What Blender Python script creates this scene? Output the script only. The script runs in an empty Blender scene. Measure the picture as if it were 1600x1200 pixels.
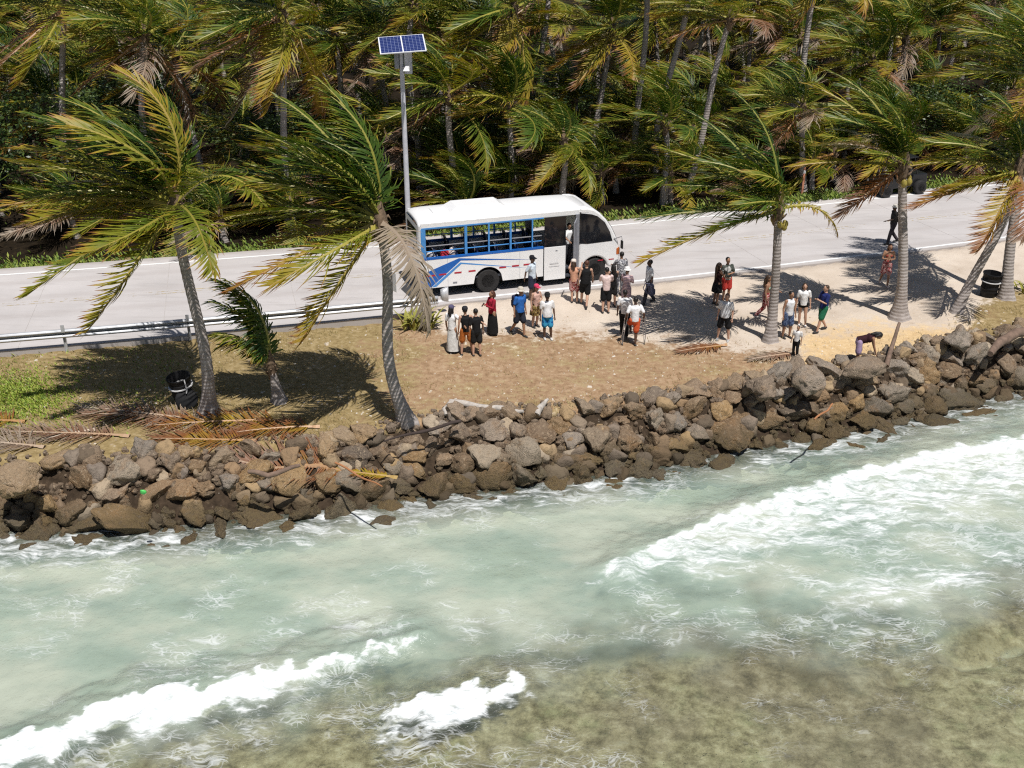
import bpy, bmesh, math, random
import numpy as np
from mathutils import Vector, Matrix, Euler

# ------------------------------------------------------------------ camera, sky, sun, exposure
scene = bpy.context.scene
COL = scene.collection
FPX, PITCH, CAMH = 1750.0, math.radians(25.0), 15.0
cam_data = bpy.data.cameras.new('camera')
cam_data.sensor_width = 36.0
cam_data.lens = 36.0 * FPX / 1600.0
cam_data.clip_end = 3000.0
cam = bpy.data.objects.new('camera', cam_data)
cam.location = (0, 0, CAMH)
cam.rotation_euler = (math.pi / 2 - PITCH, 0, 0)
COL.objects.link(cam)
scene.camera = cam

SUN_EL = math.radians(66.0)
SHX, SHY = -0.40, 0.917            # where shadows point on the ground
world = bpy.data.worlds.new('World')
scene.world = world
world.use_nodes = True
wn = world.node_tree
wn.nodes.clear()
sky = wn.nodes.new('ShaderNodeTexSky')
sky.sky_type = 'NISHITA'
sky.sun_disc = False
sky.sun_elevation = SUN_EL
sky.sun_rotation = math.atan2(-SHX, -SHY)
bg = wn.nodes.new('ShaderNodeBackground')
bg.inputs['Strength'].default_value = 0.05
wo = wn.nodes.new('ShaderNodeOutputWorld')
wn.links.new(sky.outputs[0], bg.inputs[0])
wn.links.new(bg.outputs[0], wo.inputs[0])

sun_data = bpy.data.lights.new('sun', 'SUN')
sun_data.energy = 4.4
sun_data.angle = math.radians(0.5)
sun_data.color = (1.0, 0.965, 0.92)
sun = bpy.data.objects.new('sun', sun_data)
to_sun = Vector((-SHX * math.cos(SUN_EL), -SHY * math.cos(SUN_EL), math.sin(SUN_EL)))
sun.rotation_euler = to_sun.to_track_quat('Z', 'Y').to_euler()
sun.location = (10, -20, 60)
COL.objects.link(sun)

scene.view_settings.view_transform = 'Standard'
scene.view_settings.look = 'None'
scene.view_settings.gamma = 1.0
scene.view_settings.exposure = 0.13
scene.view_settings.use_curve_mapping = False
scene.render.engine = 'CYCLES'
scene.cycles.max_bounces = 6
scene.cycles.diffuse_bounces = 2
scene.cycles.glossy_bounces = 2
scene.cycles.transmission_bounces = 4
scene.cycles.transparent_max_bounces = 8
scene.cycles.sample_clamp_indirect = 4.0
scene.cycles.use_adaptive_sampling = True
scene.cycles.adaptive_threshold = 0.02
scene.cycles.caustics_reflective = False
scene.cycles.caustics_refractive = False
scene.cycles.use_denoising = False
scene.cycles.filter_width = 1.2

# ------------------------------------------------------------------ numbers: rays, noise, terrain
WATER = -1.6
CT, ST = math.cos(PITCH), math.sin(PITCH)

def at(x, y, z=0.0):
    u = (x - 800) / FPX; v = (600 - y) / FPX
    d = (u, CT + v * ST, -ST + v * CT)
    t = (z - CAMH) / d[2]
    return Vector((d[0] * t, d[1] * t, z))

def atY(x, y, Y):
    u = (x - 800) / FPX; v = (600 - y) / FPX
    d = (u, CT + v * ST, -ST + v * CT)
    t = Y / d[1]
    return Vector((d[0] * t, Y, CAMH + d[2] * t))

def pix(X, Y, Z):
    dz = Z - CAMH
    dep = np.maximum(Y * CT - dz * ST, 0.5)
    up = Y * ST + dz * CT
    return 800 + FPX * X / dep, 600 - FPX * up / dep

def hash2(ix, iy, seed):
    h = (ix.astype(np.int64) * 374761393 + iy.astype(np.int64) * 668265263 + seed * 1442695041) & 0xffffffff
    h = ((h ^ (h >> 13)) * 1274126177) & 0xffffffff
    h = h ^ (h >> 16)
    return (h & 0xffff) / 65535.0

def vnoise(x, y, seed=0):
    x = np.asarray(x, float); y = np.asarray(y, float)
    ix = np.floor(x); iy = np.floor(y)
    fx = x - ix; fy = y - iy
    fx = fx * fx * (3 - 2 * fx); fy = fy * fy * (3 - 2 * fy)
    a = hash2(ix, iy, seed); b = hash2(ix + 1, iy, seed)
    c = hash2(ix, iy + 1, seed); d = hash2(ix + 1, iy + 1, seed)
    return (a * (1 - fx) + b * fx) * (1 - fy) + (c * (1 - fx) + d * fx) * fy

def fbm(x, y, seed=0, oct=4, gain=0.5):
    s = 0; a = 1.0; t = 0
    for o in range(oct):
        s = s + a * vnoise(x * 2 ** o + o * 17.3, y * 2 ** o - o * 9.1, seed + o)
        t += a; a *= gain
    return s / t

def hash3(ix, iy, iz, seed):
    h = (ix.astype(np.int64) * 374761393 + iy.astype(np.int64) * 668265263 + iz.astype(np.int64) * 2147483647 + seed * 1442695041) & 0xffffffff
    h = ((h ^ (h >> 13)) * 1274126177) & 0xffffffff
    h = h ^ (h >> 16)
    return (h & 0xffff) / 65535.0

def vnoise3(p, seed=0):
    i = np.floor(p); f = p - i
    f = f * f * (3 - 2 * f)
    r = 0
    for dx in (0, 1):
        for dy in (0, 1):
            for dz in (0, 1):
                w = (f[:, 0] if dx else 1 - f[:, 0]) * (f[:, 1] if dy else 1 - f[:, 1]) * (f[:, 2] if dz else 1 - f[:, 2])
                r = r + w * hash3(i[:, 0] + dx, i[:, 1] + dy, i[:, 2] + dz, seed)
    return r

def smooth(a, b, x):
    t = np.clip((np.asarray(x, float) - a) / (b - a), 0, 1)
    return t * t * (3 - 2 * t)

def Yn(X):                     # near white edge line of the road
    X = np.clip(X, -60, 75)
    return 40.27 + 0.29 * X + 0.0018 * X * X
ROADW = 7.63

SHW = [(-60, 24.2), (-25, 25.0), (-13.75, 25.44), (-8.67, 25.75), (-3.61, 27.07), (0, 27.95), (3.81, 29.06), (7.95, 30.66),
       (12.4, 32.17), (17.53, 34.56), (26, 38.6), (80, 62)]
SHC = [(-60, 26.2), (-25, 27.0), (-14.24, 27.35), (-10.8, 27.7), (-5.5, 28.6), (-1.93, 30.2), (1.95, 30.6), (6.05, 31.9),
       (10.53, 33.63), (14.42, 35.6), (18.11, 36.9), (26, 41), (80, 64.5)]
def Yw(X): return np.interp(X, [p[0] for p in SHW], [p[1] for p in SHW])
def Yc(X): return np.interp(X, [p[0] for p in SHC], [p[1] for p in SHC])

def zg(X, Y):
    X = np.asarray(X, float); Y = np.asarray(Y, float)
    n = fbm(X * 0.45, Y * 0.45, 3, 3) - 0.5
    left = smooth(-2.0, -5.0, X)
    bank = -0.10 - 0.10 * left + 0.12 * n
    near = Yn(X) - 0.25 - 0.75 * left
    bank = bank + (0.09 * (1 - left) + 0.02) * smooth(near - 2.5, near - 0.3, Y)
    bank = np.where(Y > near - 0.35, np.minimum(bank, -0.06), bank)
    yc = Yc(X) + (fbm(X * 0.6, Y * 0 + 2, 9, 2) - 0.5) * 0.7
    yw = Yw(X)
    t = np.clip((yc - Y) / np.maximum(yc - yw, 0.5), 0, 3)
    slope = -1.75 * np.minimum(t, 1.25) ** 0.9 - 0.15 * t
    z = bank + np.where(t > 0, slope, 0) + 0.05 * n * (t > 0)
    far = Yn(X) + ROADW + 1.0
    forest = smooth(far, far + 3, Y)
    z = z + forest * (0.12 + 0.25 * (fbm(X * 0.3, Y * 0.3, 5, 3) - 0.3))
    return z

def gnd(x, y):
    z = 0.0
    for _ in range(12):
        p = at(x, y, z)
        z = float(zg(p.x, p.y))
        if Yn(p.x) - (1.0 if p.x < -3 else 0.25) < p.y < Yn(p.x) + ROADW + 0.8: z = 0.012
    p = at(x, y, z)
    return p

# ------------------------------------------------------------------ material helpers
MATS = {}
def new_mat(name):
    m = bpy.data.materials.new(name); m.use_nodes = True
    nt = m.node_tree; nt.nodes.clear()
    out = nt.nodes.new('ShaderNodeOutputMaterial')
    MATS[name] = m
    return m, nt, out
def N(nt, t, **kw):
    n = nt.nodes.new(t)
    for k, v in kw.items(): setattr(n, k, v)
    return n
def L(nt, a, b): nt.links.new(a, b)
def ramp(nt, fac, stops, interp='LINEAR'):
    r = N(nt, 'ShaderNodeValToRGB'); r.color_ramp.interpolation = interp
    els = r.color_ramp.elements
    els[0].position = stops[0][0]; els[0].color = (*stops[0][1], 1)
    els[1].position = stops[-1][0]; els[1].color = (*stops[-1][1], 1)
    for p, c in stops[1:-1]:
        e = els.new(p); e.color = (*c, 1)
    if fac is not None: L(nt, fac, r.inputs[0])
    return r.outputs[0]
def mixc(nt, fac, a, b, mode='MIX'):
    m = N(nt, 'ShaderNodeMix', data_type='RGBA', blend_type=mode)
    for s, v in ((0, fac), (6, a), (7, b)):
        if hasattr(v, 'links'): L(nt, v, m.inputs[s])
        elif isinstance(v, (int, float)): m.inputs[s].default_value = v
        else: m.inputs[s].default_value = (*v, 1)
    return m.outputs[2]
def math_(nt, op, a, b=None, c=None, clamp=False):
    m = N(nt, 'ShaderNodeMath', operation=op); m.use_clamp = clamp
    for i, v in enumerate((a, b, c)):
        if v is None: continue
        if hasattr(v, 'links'): L(nt, v, m.inputs[i])
        else: m.inputs[i].default_value = v
    return m.outputs[0]
def maprange(nt, v, a, b, c=0.0, d=1.0):
    m = N(nt, 'ShaderNodeMapRange'); m.interpolation_type = 'SMOOTHSTEP'
    L(nt, v, m.inputs[0])
    for i, q in enumerate((a, b, c, d)): m.inputs[1 + i].default_value = q
    return m.outputs[0]
def noise(nt, scale, detail=4, rough=0.55, coord='Object', dist=0.0, vec=None):
    n = N(nt, 'ShaderNodeTexNoise')
    n.inputs['Scale'].default_value = scale; n.inputs['Detail'].default_value = detail
    n.inputs['Roughness'].default_value = rough; n.inputs['Distortion'].default_value = dist
    if vec is None:
        if coord == 'World':
            vec = N(nt, 'ShaderNodeNewGeometry').outputs['Position']
        else:
            vec = N(nt, 'ShaderNodeTexCoord').outputs[coord]
    L(nt, vec, n.inputs['Vector'])
    return n.outputs[0]
def attr(nt, name):
    a = N(nt, 'ShaderNodeAttribute'); a.attribute_name = name
    return a.outputs['Fac']
def bump(nt, h, strength=0.3, dist=0.02):
    b = N(nt, 'ShaderNodeBump'); b.inputs['Strength'].default_value = strength; b.inputs['Distance'].default_value = dist
    L(nt, h, b.inputs['Height']); return b.outputs[0]
def bsdf(nt, out, color, rough=0.6, normal=None, spec=0.4, metal=0.0):
    p = N(nt, 'ShaderNodeBsdfPrincipled')
    if hasattr(color, 'links'): L(nt, color, p.inputs['Base Color'])
    else: p.inputs['Base Color'].default_value = (*color, 1)
    if hasattr(rough, 'links'): L(nt, rough, p.inputs['Roughness'])
    else: p.inputs['Roughness'].default_value = rough
    p.inputs['Specular IOR Level'].default_value = spec
    p.inputs['Metallic'].default_value = metal
    if normal is not None: L(nt, normal, p.inputs['Normal'])
    if out is not None: L(nt, p.outputs[0], out.inputs[0])
    return p
def simple(name, c, rough=0.6, var=0.18, scale=6.0, metal=0.0, spec=0.4, bmp=0.0):
    if name in MATS: return MATS[name]
    m, nt, out = new_mat(name)
    n = noise(nt, scale, 5, 0.6)
    d = tuple(v * (1 - var) for v in c); e = tuple(min(1, v * (1 + var)) for v in c)
    col = ramp(nt, n, [(0.3, d), (0.7, e)])
    bsdf(nt, out, col, rough, bump(nt, noise(nt, scale * 4, 3), bmp, 0.01) if bmp else None, spec, metal)
    return m
def cloth(name, c, var=0.22):
    if name in MATS: return MATS[name]
    m, nt, out = new_mat(name)
    n = noise(nt, 9.0, 4, 0.6)
    col = ramp(nt, n, [(0.3, tuple(v * (1 - var) for v in c)), (0.7, tuple(min(1, v * (1 + var * 0.6)) for v in c))])
    bsdf(nt, out, col, 0.85, bump(nt, noise(nt, 14.0, 3), 0.5, 0.02), 0.15)
    return m

# ------------------------------------------------------------------ mesh helpers
def mesh_obj(name, verts, faces, mats=(), parent=None, smooth_=False, mat_idx=None, loc=None):
    me = bpy.data.meshes.new(name)
    me.from_pydata([tuple(v) for v in verts], [], faces)
    for m in mats: me.materials.append(m)
    if mat_idx is not None: me.polygons.foreach_set('material_index', mat_idx)
    if smooth_: me.polygons.foreach_set('use_smooth', [True] * len(me.polygons))
    me.update()
    o = bpy.data.objects.new(name, me); COL.objects.link(o)
    if parent is not None: o.parent = parent
    if loc is not None: o.location = loc
    return o
def grid_mesh(name, xs, ys, Z, mat, attrs=None, smooth_=True):
    nx, ny = len(xs), len(ys)
    X, Y = np.meshgrid(xs, ys)
    co = np.stack([X.ravel(), Y.ravel(), Z.ravel()], 1).astype(np.float32)
    i = np.arange(nx * ny).reshape(ny, nx)
    q = np.stack([i[:-1, :-1], i[:-1, 1:], i[1:, 1:], i[1:, :-1]], -1).reshape(-1, 4)
    return fast_mesh(name, co, q, [mat], attrs, smooth_)
def fast_data(name, co, polys, mats, attrs=None, smooth_=True, mat_idx=None):
    me = bpy.data.meshes.new(name)
    nf, k = polys.shape
    me.vertices.add(len(co)); me.vertices.foreach_set('co', np.asarray(co, np.float32).ravel())
    me.loops.add(nf * k); me.loops.foreach_set('vertex_index', polys.astype(np.int32).ravel())
    me.polygons.add(nf); me.polygons.foreach_set('loop_start', np.arange(0, nf * k, k, dtype=np.int32))
    for m in mats: me.materials.append(m)
    if mat_idx is not None: me.polygons.foreach_set('material_index', np.asarray(mat_idx, np.int32))
    me.polygons.foreach_set('use_smooth', np.full(nf, smooth_, dtype=bool))
    me.update(calc_edges=True)
    for n, v in (attrs or {}).items():
        a = me.attributes.new(n, 'FLOAT', 'POINT'); a.data.foreach_set('value', np.asarray(v, np.float32).ravel())
    return me
def fast_mesh(name, co, polys, mats, attrs=None, smooth_=True, parent=None, mat_idx=None):
    o = bpy.data.objects.new(name, fast_data(name, co, polys, mats, attrs, smooth_, mat_idx))
    COL.objects.link(o)
    if parent is not None: o.parent = parent
    return o
def inst(name, data, parent=None, loc=(0, 0, 0), rot=(0, 0, 0), sc=(1, 1, 1)):
    o = bpy.data.objects.new(name, data); COL.objects.link(o)
    o.location = loc; o.rotation_euler = rot
    o.scale = (sc, sc, sc) if isinstance(sc, (int, float)) else sc
    if parent is not None: o.parent = parent
    return o
def empty(name, loc=(0, 0, 0), rz=0.0):
    o = bpy.data.objects.new(name, None); o.empty_display_size = 0.3
    COL.objects.link(o); o.location = loc; o.rotation_euler = (0, 0, rz)
    return o
def tag(o, label=None, cat=None, group=None, kind=None):
    if label: o['label'] = label
    if cat: o['category'] = cat
    if group: o['group'] = group
    if kind: o['kind'] = kind
    return o

class MB:
    def __init__(s): s.v = []; s.f = []; s.m = []
    def add(s, vs, fs, mi=0):
        b = len(s.v); s.v += [tuple(v) for v in vs]; s.f += [tuple(i + b for i in f) for f in fs]; s.m += [mi] * len(fs); return s
    def box(s, x0, x1, y0, y1, z0, z1, mi=0):
        return s.add([(x0, y0, z0), (x1, y0, z0), (x1, y1, z0), (x0, y1, z0), (x0, y0, z1), (x1, y0, z1), (x1, y1, z1), (x0, y1, z1)],
                     [(0, 3, 2, 1), (4, 5, 6, 7), (0, 1, 5, 4), (1, 2, 6, 5), (2, 3, 7, 6), (3, 0, 4, 7)], mi)
    def tube(s, pts, rs, n=8, mi=0, caps=True):
        pts = [Vector(p) for p in pts]
        if isinstance(rs, (int, float)): rs = [rs] * len(pts)
        vs = []; fs = []; ref = None
        for i, p in enumerate(pts):
            t = (pts[min(i + 1, len(pts) - 1)] - pts[max(i - 1, 0)]).normalized()
            if ref is None:
                ref = Vector((1, 0, 0)) if abs(t.x) < 0.8 else Vector((0, 1, 0))
            a = (ref - t * ref.dot(t)).normalized(); ref = a; b = t.cross(a)
            for k in range(n):
                an = 2 * math.pi * k / n
                vs.append(p + (a * math.cos(an) + b * math.sin(an)) * rs[i])
        for i in range(len(pts) - 1):
            for k in range(n):
                k2 = (k + 1) % n
                fs.append((i * n + k, i * n + k2, (i + 1) * n + k2, (i + 1) * n + k))
        if caps:
            fs.append(tuple(range(n - 1, -1, -1))); fs.append(tuple((len(pts) - 1) * n + k for k in range(n)))
        return s.add(vs, fs, mi)
    def lathe(s, prof, n=20, axis='z', c=(0, 0, 0), mi=0):     # prof: (r, h)
        vs = []; fs = []
        for r, h in prof:
            for k in range(n):
                a = 2 * math.pi * k / n
                p = (r * math.cos(a), r * math.sin(a), h)
                if axis == 'y': p = (p[0], p[2], p[1])
                if axis == 'x': p = (p[2], p[0], p[1])
                vs.append((p[0] + c[0], p[1] + c[1], p[2] + c[2]))
        for i in range(len(prof) - 1):
            for k in range(n):
                k2 = (k + 1) % n
                fs.append((i * n + k, i * n + k2, (i + 1) * n + k2, (i + 1) * n + k))
        if prof[0][0] > 1e-4: fs.append(tuple(range(n - 1, -1, -1)))
        if prof[-1][0] > 1e-4: fs.append(tuple((len(prof) - 1) * n + k for k in range(n)))
        return s.add(vs, fs, mi)
    def prism(s, poly, y0, y1, mi=0):                          # poly in (x, z), extruded along y
        n = len(poly)
        vs = [(x, y0, z) for x, z in poly] + [(x, y1, z) for x, z in poly]
        fs = [tuple(range(n)), tuple(range(2 * n - 1, n - 1, -1))]
        fs += [(i, n + i, n + (i + 1) % n, (i + 1) % n) for i in range(n)]
        return s.add(vs, fs, mi)
    def build(s, name, mats, parent=None, smooth_=False, bevel=0.0, loc=None):
        if not isinstance(mats, (list, tuple)): mats = [mats]
        o = mesh_obj(name, s.v, s.f, mats, parent, smooth_, s.m, loc)
        bm = bmesh.new(); bm.from_mesh(o.data)
        bmesh.ops.recalc_face_normals(bm, faces=bm.faces)
        bm.to_mesh(o.data); bm.free()
        if smooth_:
            md = o.modifiers.new('edges', 'EDGE_SPLIT'); md.split_angle = math.radians(38)
        if bevel:
            b = o.modifiers.new('bevel', 'BEVEL'); b.width = bevel; b.segments = 2; b.limit_method = 'ANGLE'; b.angle_limit = math.radians(35)
        return o

RNG = random.Random(7)
NP = np.random.default_rng(11)

# ================================================================== GROUND
def ground_material():
    m, nt, out = new_mat('ground')
    pos = N(nt, 'ShaderNodeNewGeometry').outputs['Position']
    n1 = noise(nt, 0.7, 6, 0.62, vec=pos); n2 = noise(nt, 5.0, 6, 0.65, vec=pos); n3 = noise(nt, 26.0, 4, 0.6, vec=pos)
    soil = ramp(nt, n2, [(0.28, (0.22, 0.135, 0.075)), (0.5, (0.35, 0.23, 0.137)), (0.74, (0.48, 0.355, 0.235))])
    olive = ramp(nt, n2, [(0.28, (0.17, 0.125, 0.055)), (0.5, (0.29, 0.215, 0.10)), (0.75, (0.42, 0.33, 0.19))])
    sandc = ramp(nt, n1, [(0.25, (0.47, 0.39, 0.31)), (0.5, (0.57, 0.485, 0.40)), (0.75, (0.65, 0.57, 0.48))])
    warm = ramp(nt, n2, [(0.3, (0.50, 0.34, 0.17)), (0.55, (0.63, 0.46, 0.26)), (0.75, (0.70, 0.56, 0.37))])
    litter = ramp(nt, n2, [(0.3, (0.008, 0.006, 0.004)), (0.6, (0.020, 0.014, 0.008)), (0.8, (0.05, 0.034, 0.018))])  # leaf litter, with the grove's deep shade put into its near-black colour
    def mask(name, w=1.6, lo=0.3, hi=0.7):
        a = attr(nt, name)
        s = math_(nt, 'ADD', a, math_(nt, 'MULTIPLY', math_(nt, 'SUBTRACT', n1, 0.5), w))
        s = math_(nt, 'ADD', s, math_(nt, 'MULTIPLY', math_(nt, 'SUBTRACT', n2, 0.5), w * 0.8))
        return maprange(nt, s, lo, hi)
    c = mixc(nt, mask('grassy'), soil, olive)
    c = mixc(nt, mask('sand', 1.6, 0.25, 0.75), c, sandc)
    c = mixc(nt, mask('warm', 1.5, 0.2, 0.8), c, warm)
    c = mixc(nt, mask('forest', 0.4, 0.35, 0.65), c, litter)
    c = mixc(nt, mask('rubble', 0.5, 0.3, 0.7), c, ramp(nt, n2, [(0.3, (0.025, 0.018, 0.012)), (0.6, (0.06, 0.042, 0.028)), (0.8, (0.13, 0.095, 0.06))]))  # slope under the boulders, coloured dark to paint in shade in the gaps
    # pale flecks of broken coral and dry bits
    v = N(nt, 'ShaderNodeTexVoronoi'); v.inputs['Scale'].default_value = 7.0; L(nt, pos, v.inputs['Vector'])
    fl = math_(nt, 'MULTIPLY', maprange(nt, v.outputs['Distance'], 0.16, 0.06), maprange(nt, n1, 0.45, 0.62))
    fl = math_(nt, 'MULTIPLY', fl, math_(nt, 'SUBTRACT', 1.0, mask('forest', 0.4, 0.35, 0.65)))
    c = mixc(nt, math_(nt, 'MULTIPLY', fl, 0.55), c, (0.62, 0.56, 0.46))
    dk = math_(nt, 'MULTIPLY', maprange(nt, n3, 0.58, 0.72), 0.35)
    c = mixc(nt, dk, c, (0.13, 0.085, 0.045))
    h = math_(nt, 'ADD', math_(nt, 'MULTIPLY', n2, 0.7), math_(nt, 'MULTIPLY', n3, 0.4))
    bsdf(nt, out, c, 0.95, bump(nt, h, 0.7, 0.06), 0.1)
    return m

def build_ground():
    xs = np.concatenate([np.linspace(-200, -30, 18)[:-1], np.arange(-30, 34, 0.22), np.linspace(34, 200, 18)])
    ys = np.concatenate([np.arange(20, 62, 0.22), np.linspace(62, 110, 60)[1:], np.linspace(110, 600, 14)[1:]])
    X, Y = np.meshgrid(xs, ys)
    Z = zg(X, Y)
    # under the road the sheet sits below the slab
    left = smooth(-2.0, -5.0, X)
    on = (Y > Yn(X) - 0.2 - 0.75 * left) & (Y < Yn(X) + ROADW + 0.75)
    Z = np.where(on, -0.3, Z)
    Z = np.where(Y < Yw(X) - 0.6, np.minimum(Z, -2.7), Z)
    px_, py_ = pix(X, Y, -0.05)
    yl = np.interp(px_, [560, 660, 700, 860, 1010, 1120, 1230, 1300, 1400, 1490, 1530, 1600, 1700],
                   [440, 500, 522, 515, 528, 542, 556, 600, 620, 560, 470, 445, 430])
    land = Y > Yc(X)
    sand = smooth(34, -30, py_ - yl) * smooth(590, 720, px_) * (Y < Yn(X) + 1)
    warm = smooth(1180, 1290, px_) * smooth(470, 545, py_) * smooth(1560, 1480, px_) * 0.9
    grassy = np.maximum(smooth(800, 480, px_), smooth(1440, 1580, px_)) * 0.9
    grassy = np.maximum(grassy, 0.34)
    grassy = np.maximum(grassy, 0.5 * smooth(620, 660, py_) * smooth(700, 900, px_))
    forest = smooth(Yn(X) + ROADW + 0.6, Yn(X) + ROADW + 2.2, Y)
    rubble = smooth(Yc(X) + 0.25, Yc(X) - 0.3, Y)
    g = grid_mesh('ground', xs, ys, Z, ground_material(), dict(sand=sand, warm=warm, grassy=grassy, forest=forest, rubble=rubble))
    tag(g, kind='structure')
build_ground()

# ================================================================== ROAD
def road_material():
    m, nt, out = new_mat('road_concrete')
    pos = N(nt, 'ShaderNodeNewGeometry').outputs['Position']
    n1 = noise(nt, 0.35, 5, 0.6, vec=pos); n2 = noise(nt, 6.0, 6, 0.7, vec=pos); n3 = noise(nt, 60.0, 3, 0.6, vec=pos)
    lane = attr(nt, 'across')
    c = ramp(nt, n1, [(0.3, (0.44, 0.415, 0.405)), (0.7, (0.535, 0.505, 0.495))])
    c = mixc(nt, maprange(nt, n2, 0.5, 0.8, 0, 0.35), c, (0.42, 0.385, 0.36))
    # tyre-worn bands along each lane
    w = N(nt, 'ShaderNodeMath', operation='SINE'); L(nt, math_(nt, 'MULTIPLY', lane, 3.35), w.inputs[0])
    band = maprange(nt, math_(nt, 'ADD', w.outputs[0], math_(nt, 'MULTIPLY', n2, 0.6)), 0.6, 1.4, 0, 0.38)
    c = mixc(nt, band, c, (0.40, 0.365, 0.35))
    st = N(nt, 'ShaderNodeMapping'); st.inputs['Scale'].default_value = (0.35, 3.0, 1)
    st.inputs['Rotation'].default_value = (0, 0, -0.28)
    L(nt, pos, st.inputs['Vector'])
    sn = noise(nt, 1.0, 5, 0.65, vec=st.outputs[0])
    c = mixc(nt, maprange(nt, sn, 0.5, 0.72, 0, 0.5), c, (0.34, 0.315, 0.305))
    c = mixc(nt, maprange(nt, attr(nt, 'edge'), 0.3, 0.9, 0, 0.45), c, (0.36, 0.32, 0.29))
    bsdf(nt, out, c, 0.85, bump(nt, n3, 0.25, 0.01), 0.25)
    return m
def ribbon(name, xs, off0, off1, z, mat, n=1, parent=None, thick=0.0, attrs=False):
    xs = np.asarray(xs, float)
    offs = np.linspace(0, 1, n + 1)
    P = []; A = []; E = []
    for o in offs:
        o0 = off0(xs) if callable(off0) else np.full_like(xs, off0)
        o1 = off1(xs) if callable(off1) else np.full_like(xs, off1)
        d = o0 * (1 - o) + o1 * o
        # offset along the curve normal
        sl = 0.29 + 0.0036 * np.clip(xs, -60, 75); nl = np.sqrt(1 + sl * sl)
        P.append(np.stack([xs - d * sl / nl, Yn(xs) + d / nl, np.full_like(xs, z)], 1)); A.append(d)
        E.append(np.full_like(xs, 1.0 if o in (0.0, 1.0) else 0.0))
    nx = len(xs)
    co = np.concatenate(P)
    i = np.arange(nx * (n + 1)).reshape(n + 1, nx)
    q = np.stack([i[:-1, :-1], i[:-1, 1:], i[1:, 1:], i[1:, :-1]], -1).reshape(-1, 4)
    at_ = dict(across=np.concatenate(A), edge=np.concatenate(E)) if attrs else None
    if thick:
        b = len(co); lo = co.copy(); lo[:, 2] -= thick
        co = np.concatenate([co, lo])
        e = []
        for row, fl in ((0, 0), (n, 1)):
            r = i[row]
            s = np.stack([r[:-1] + b, r[1:] + b, r[1:], r[:-1]], 1)
            e.append(s[:, ::-1] if fl else s)
        q = np.concatenate([q] + e)
        if at_: at_ = {k: np.concatenate([v, v]) for k, v in at_.items()}
    return fast_mesh(name, co, q, [mat], at_, False, parent)
RX = np.arange(-58, 74, 0.75)
def near_off(x): return -0.28 - 0.72 * smooth(-2.2, -5.0, x)
road = ribbon('road', RX, near_off, ROADW * 0.958 + 0.75, 0.0, road_material(), 16, None, 0.28, True)
tag(road, kind='structure')

def paint(name, c, wear):
    m, nt, out = new_mat(name)
    pos = N(nt, 'ShaderNodeNewGeometry').outputs['Position']
    n = noise(nt, 5.0, 6, 0.7, vec=pos); n0 = noise(nt, 0.6, 3, 0.5, vec=pos)
    a = maprange(nt, math_(nt, 'ADD', n, math_(nt, 'MULTIPLY', n0, 0.5)), wear, wear + 0.22)
    p = bsdf(nt, None, mixc(nt, n, tuple(v * 0.85 for v in c), c), 0.6, None, 0.3)
    t = N(nt, 'ShaderNodeBsdfTransparent'); mx = N(nt, 'ShaderNodeMixShader')
    L(nt, a, mx.inputs[0]); L(nt, p.outputs[0], mx.inputs[1]); L(nt, t.outputs[0], mx.inputs[2]); L(nt, mx.outputs[0], out.inputs[0])
    return m
wp = paint('white_road_paint', (0.86, 0.86, 0.85), 0.95)
yp = paint('yellow_road_paint', (0.56, 0.46, 0.28), 0.56)
FARW = ROADW * 0.958
for o0, o1, mm in ((-0.02, 0.12, wp), (FARW - 0.13, FARW, wp), (3.50, 3.58, yp), (3.74, 3.82, yp)):
    ribbon('road_marking', RX, o0, o1, 0.005, mm, 1, road)
# transverse slab joints in the concrete
jm = simple('joint_filler', (0.40, 0.37, 0.35), 0.9)
for jx in np.arange(-40, 60, 4.6):
    sl = 0.29 + 0.0036 * jx; nl = math.sqrt(1 + sl * sl)
    v = []
    for d in (float(near_off(jx)) + 0.03, 3.42, 3.90, FARW + 0.6):
        c = Vector((jx - d * sl / nl, float(Yn(jx)) + d / nl, 0.003)); t = Vector((1 / nl, sl / nl, 0)) * 0.008
        v += [c - t, c + t]
    mesh_obj('expansion_joint', v, [(0, 1, 3, 2), (4, 5, 7, 6)], [jm], road)

# ================================================================== SEA
def px_poly_dist(px_, py_, line):
    """signed vertical distance (pixels) below a polyline y(x), nan-free"""
    xs = [p[0] for p in line]; ys = [p[1] for p in line]
    return py_ - np.interp(px_, xs, ys)

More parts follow.
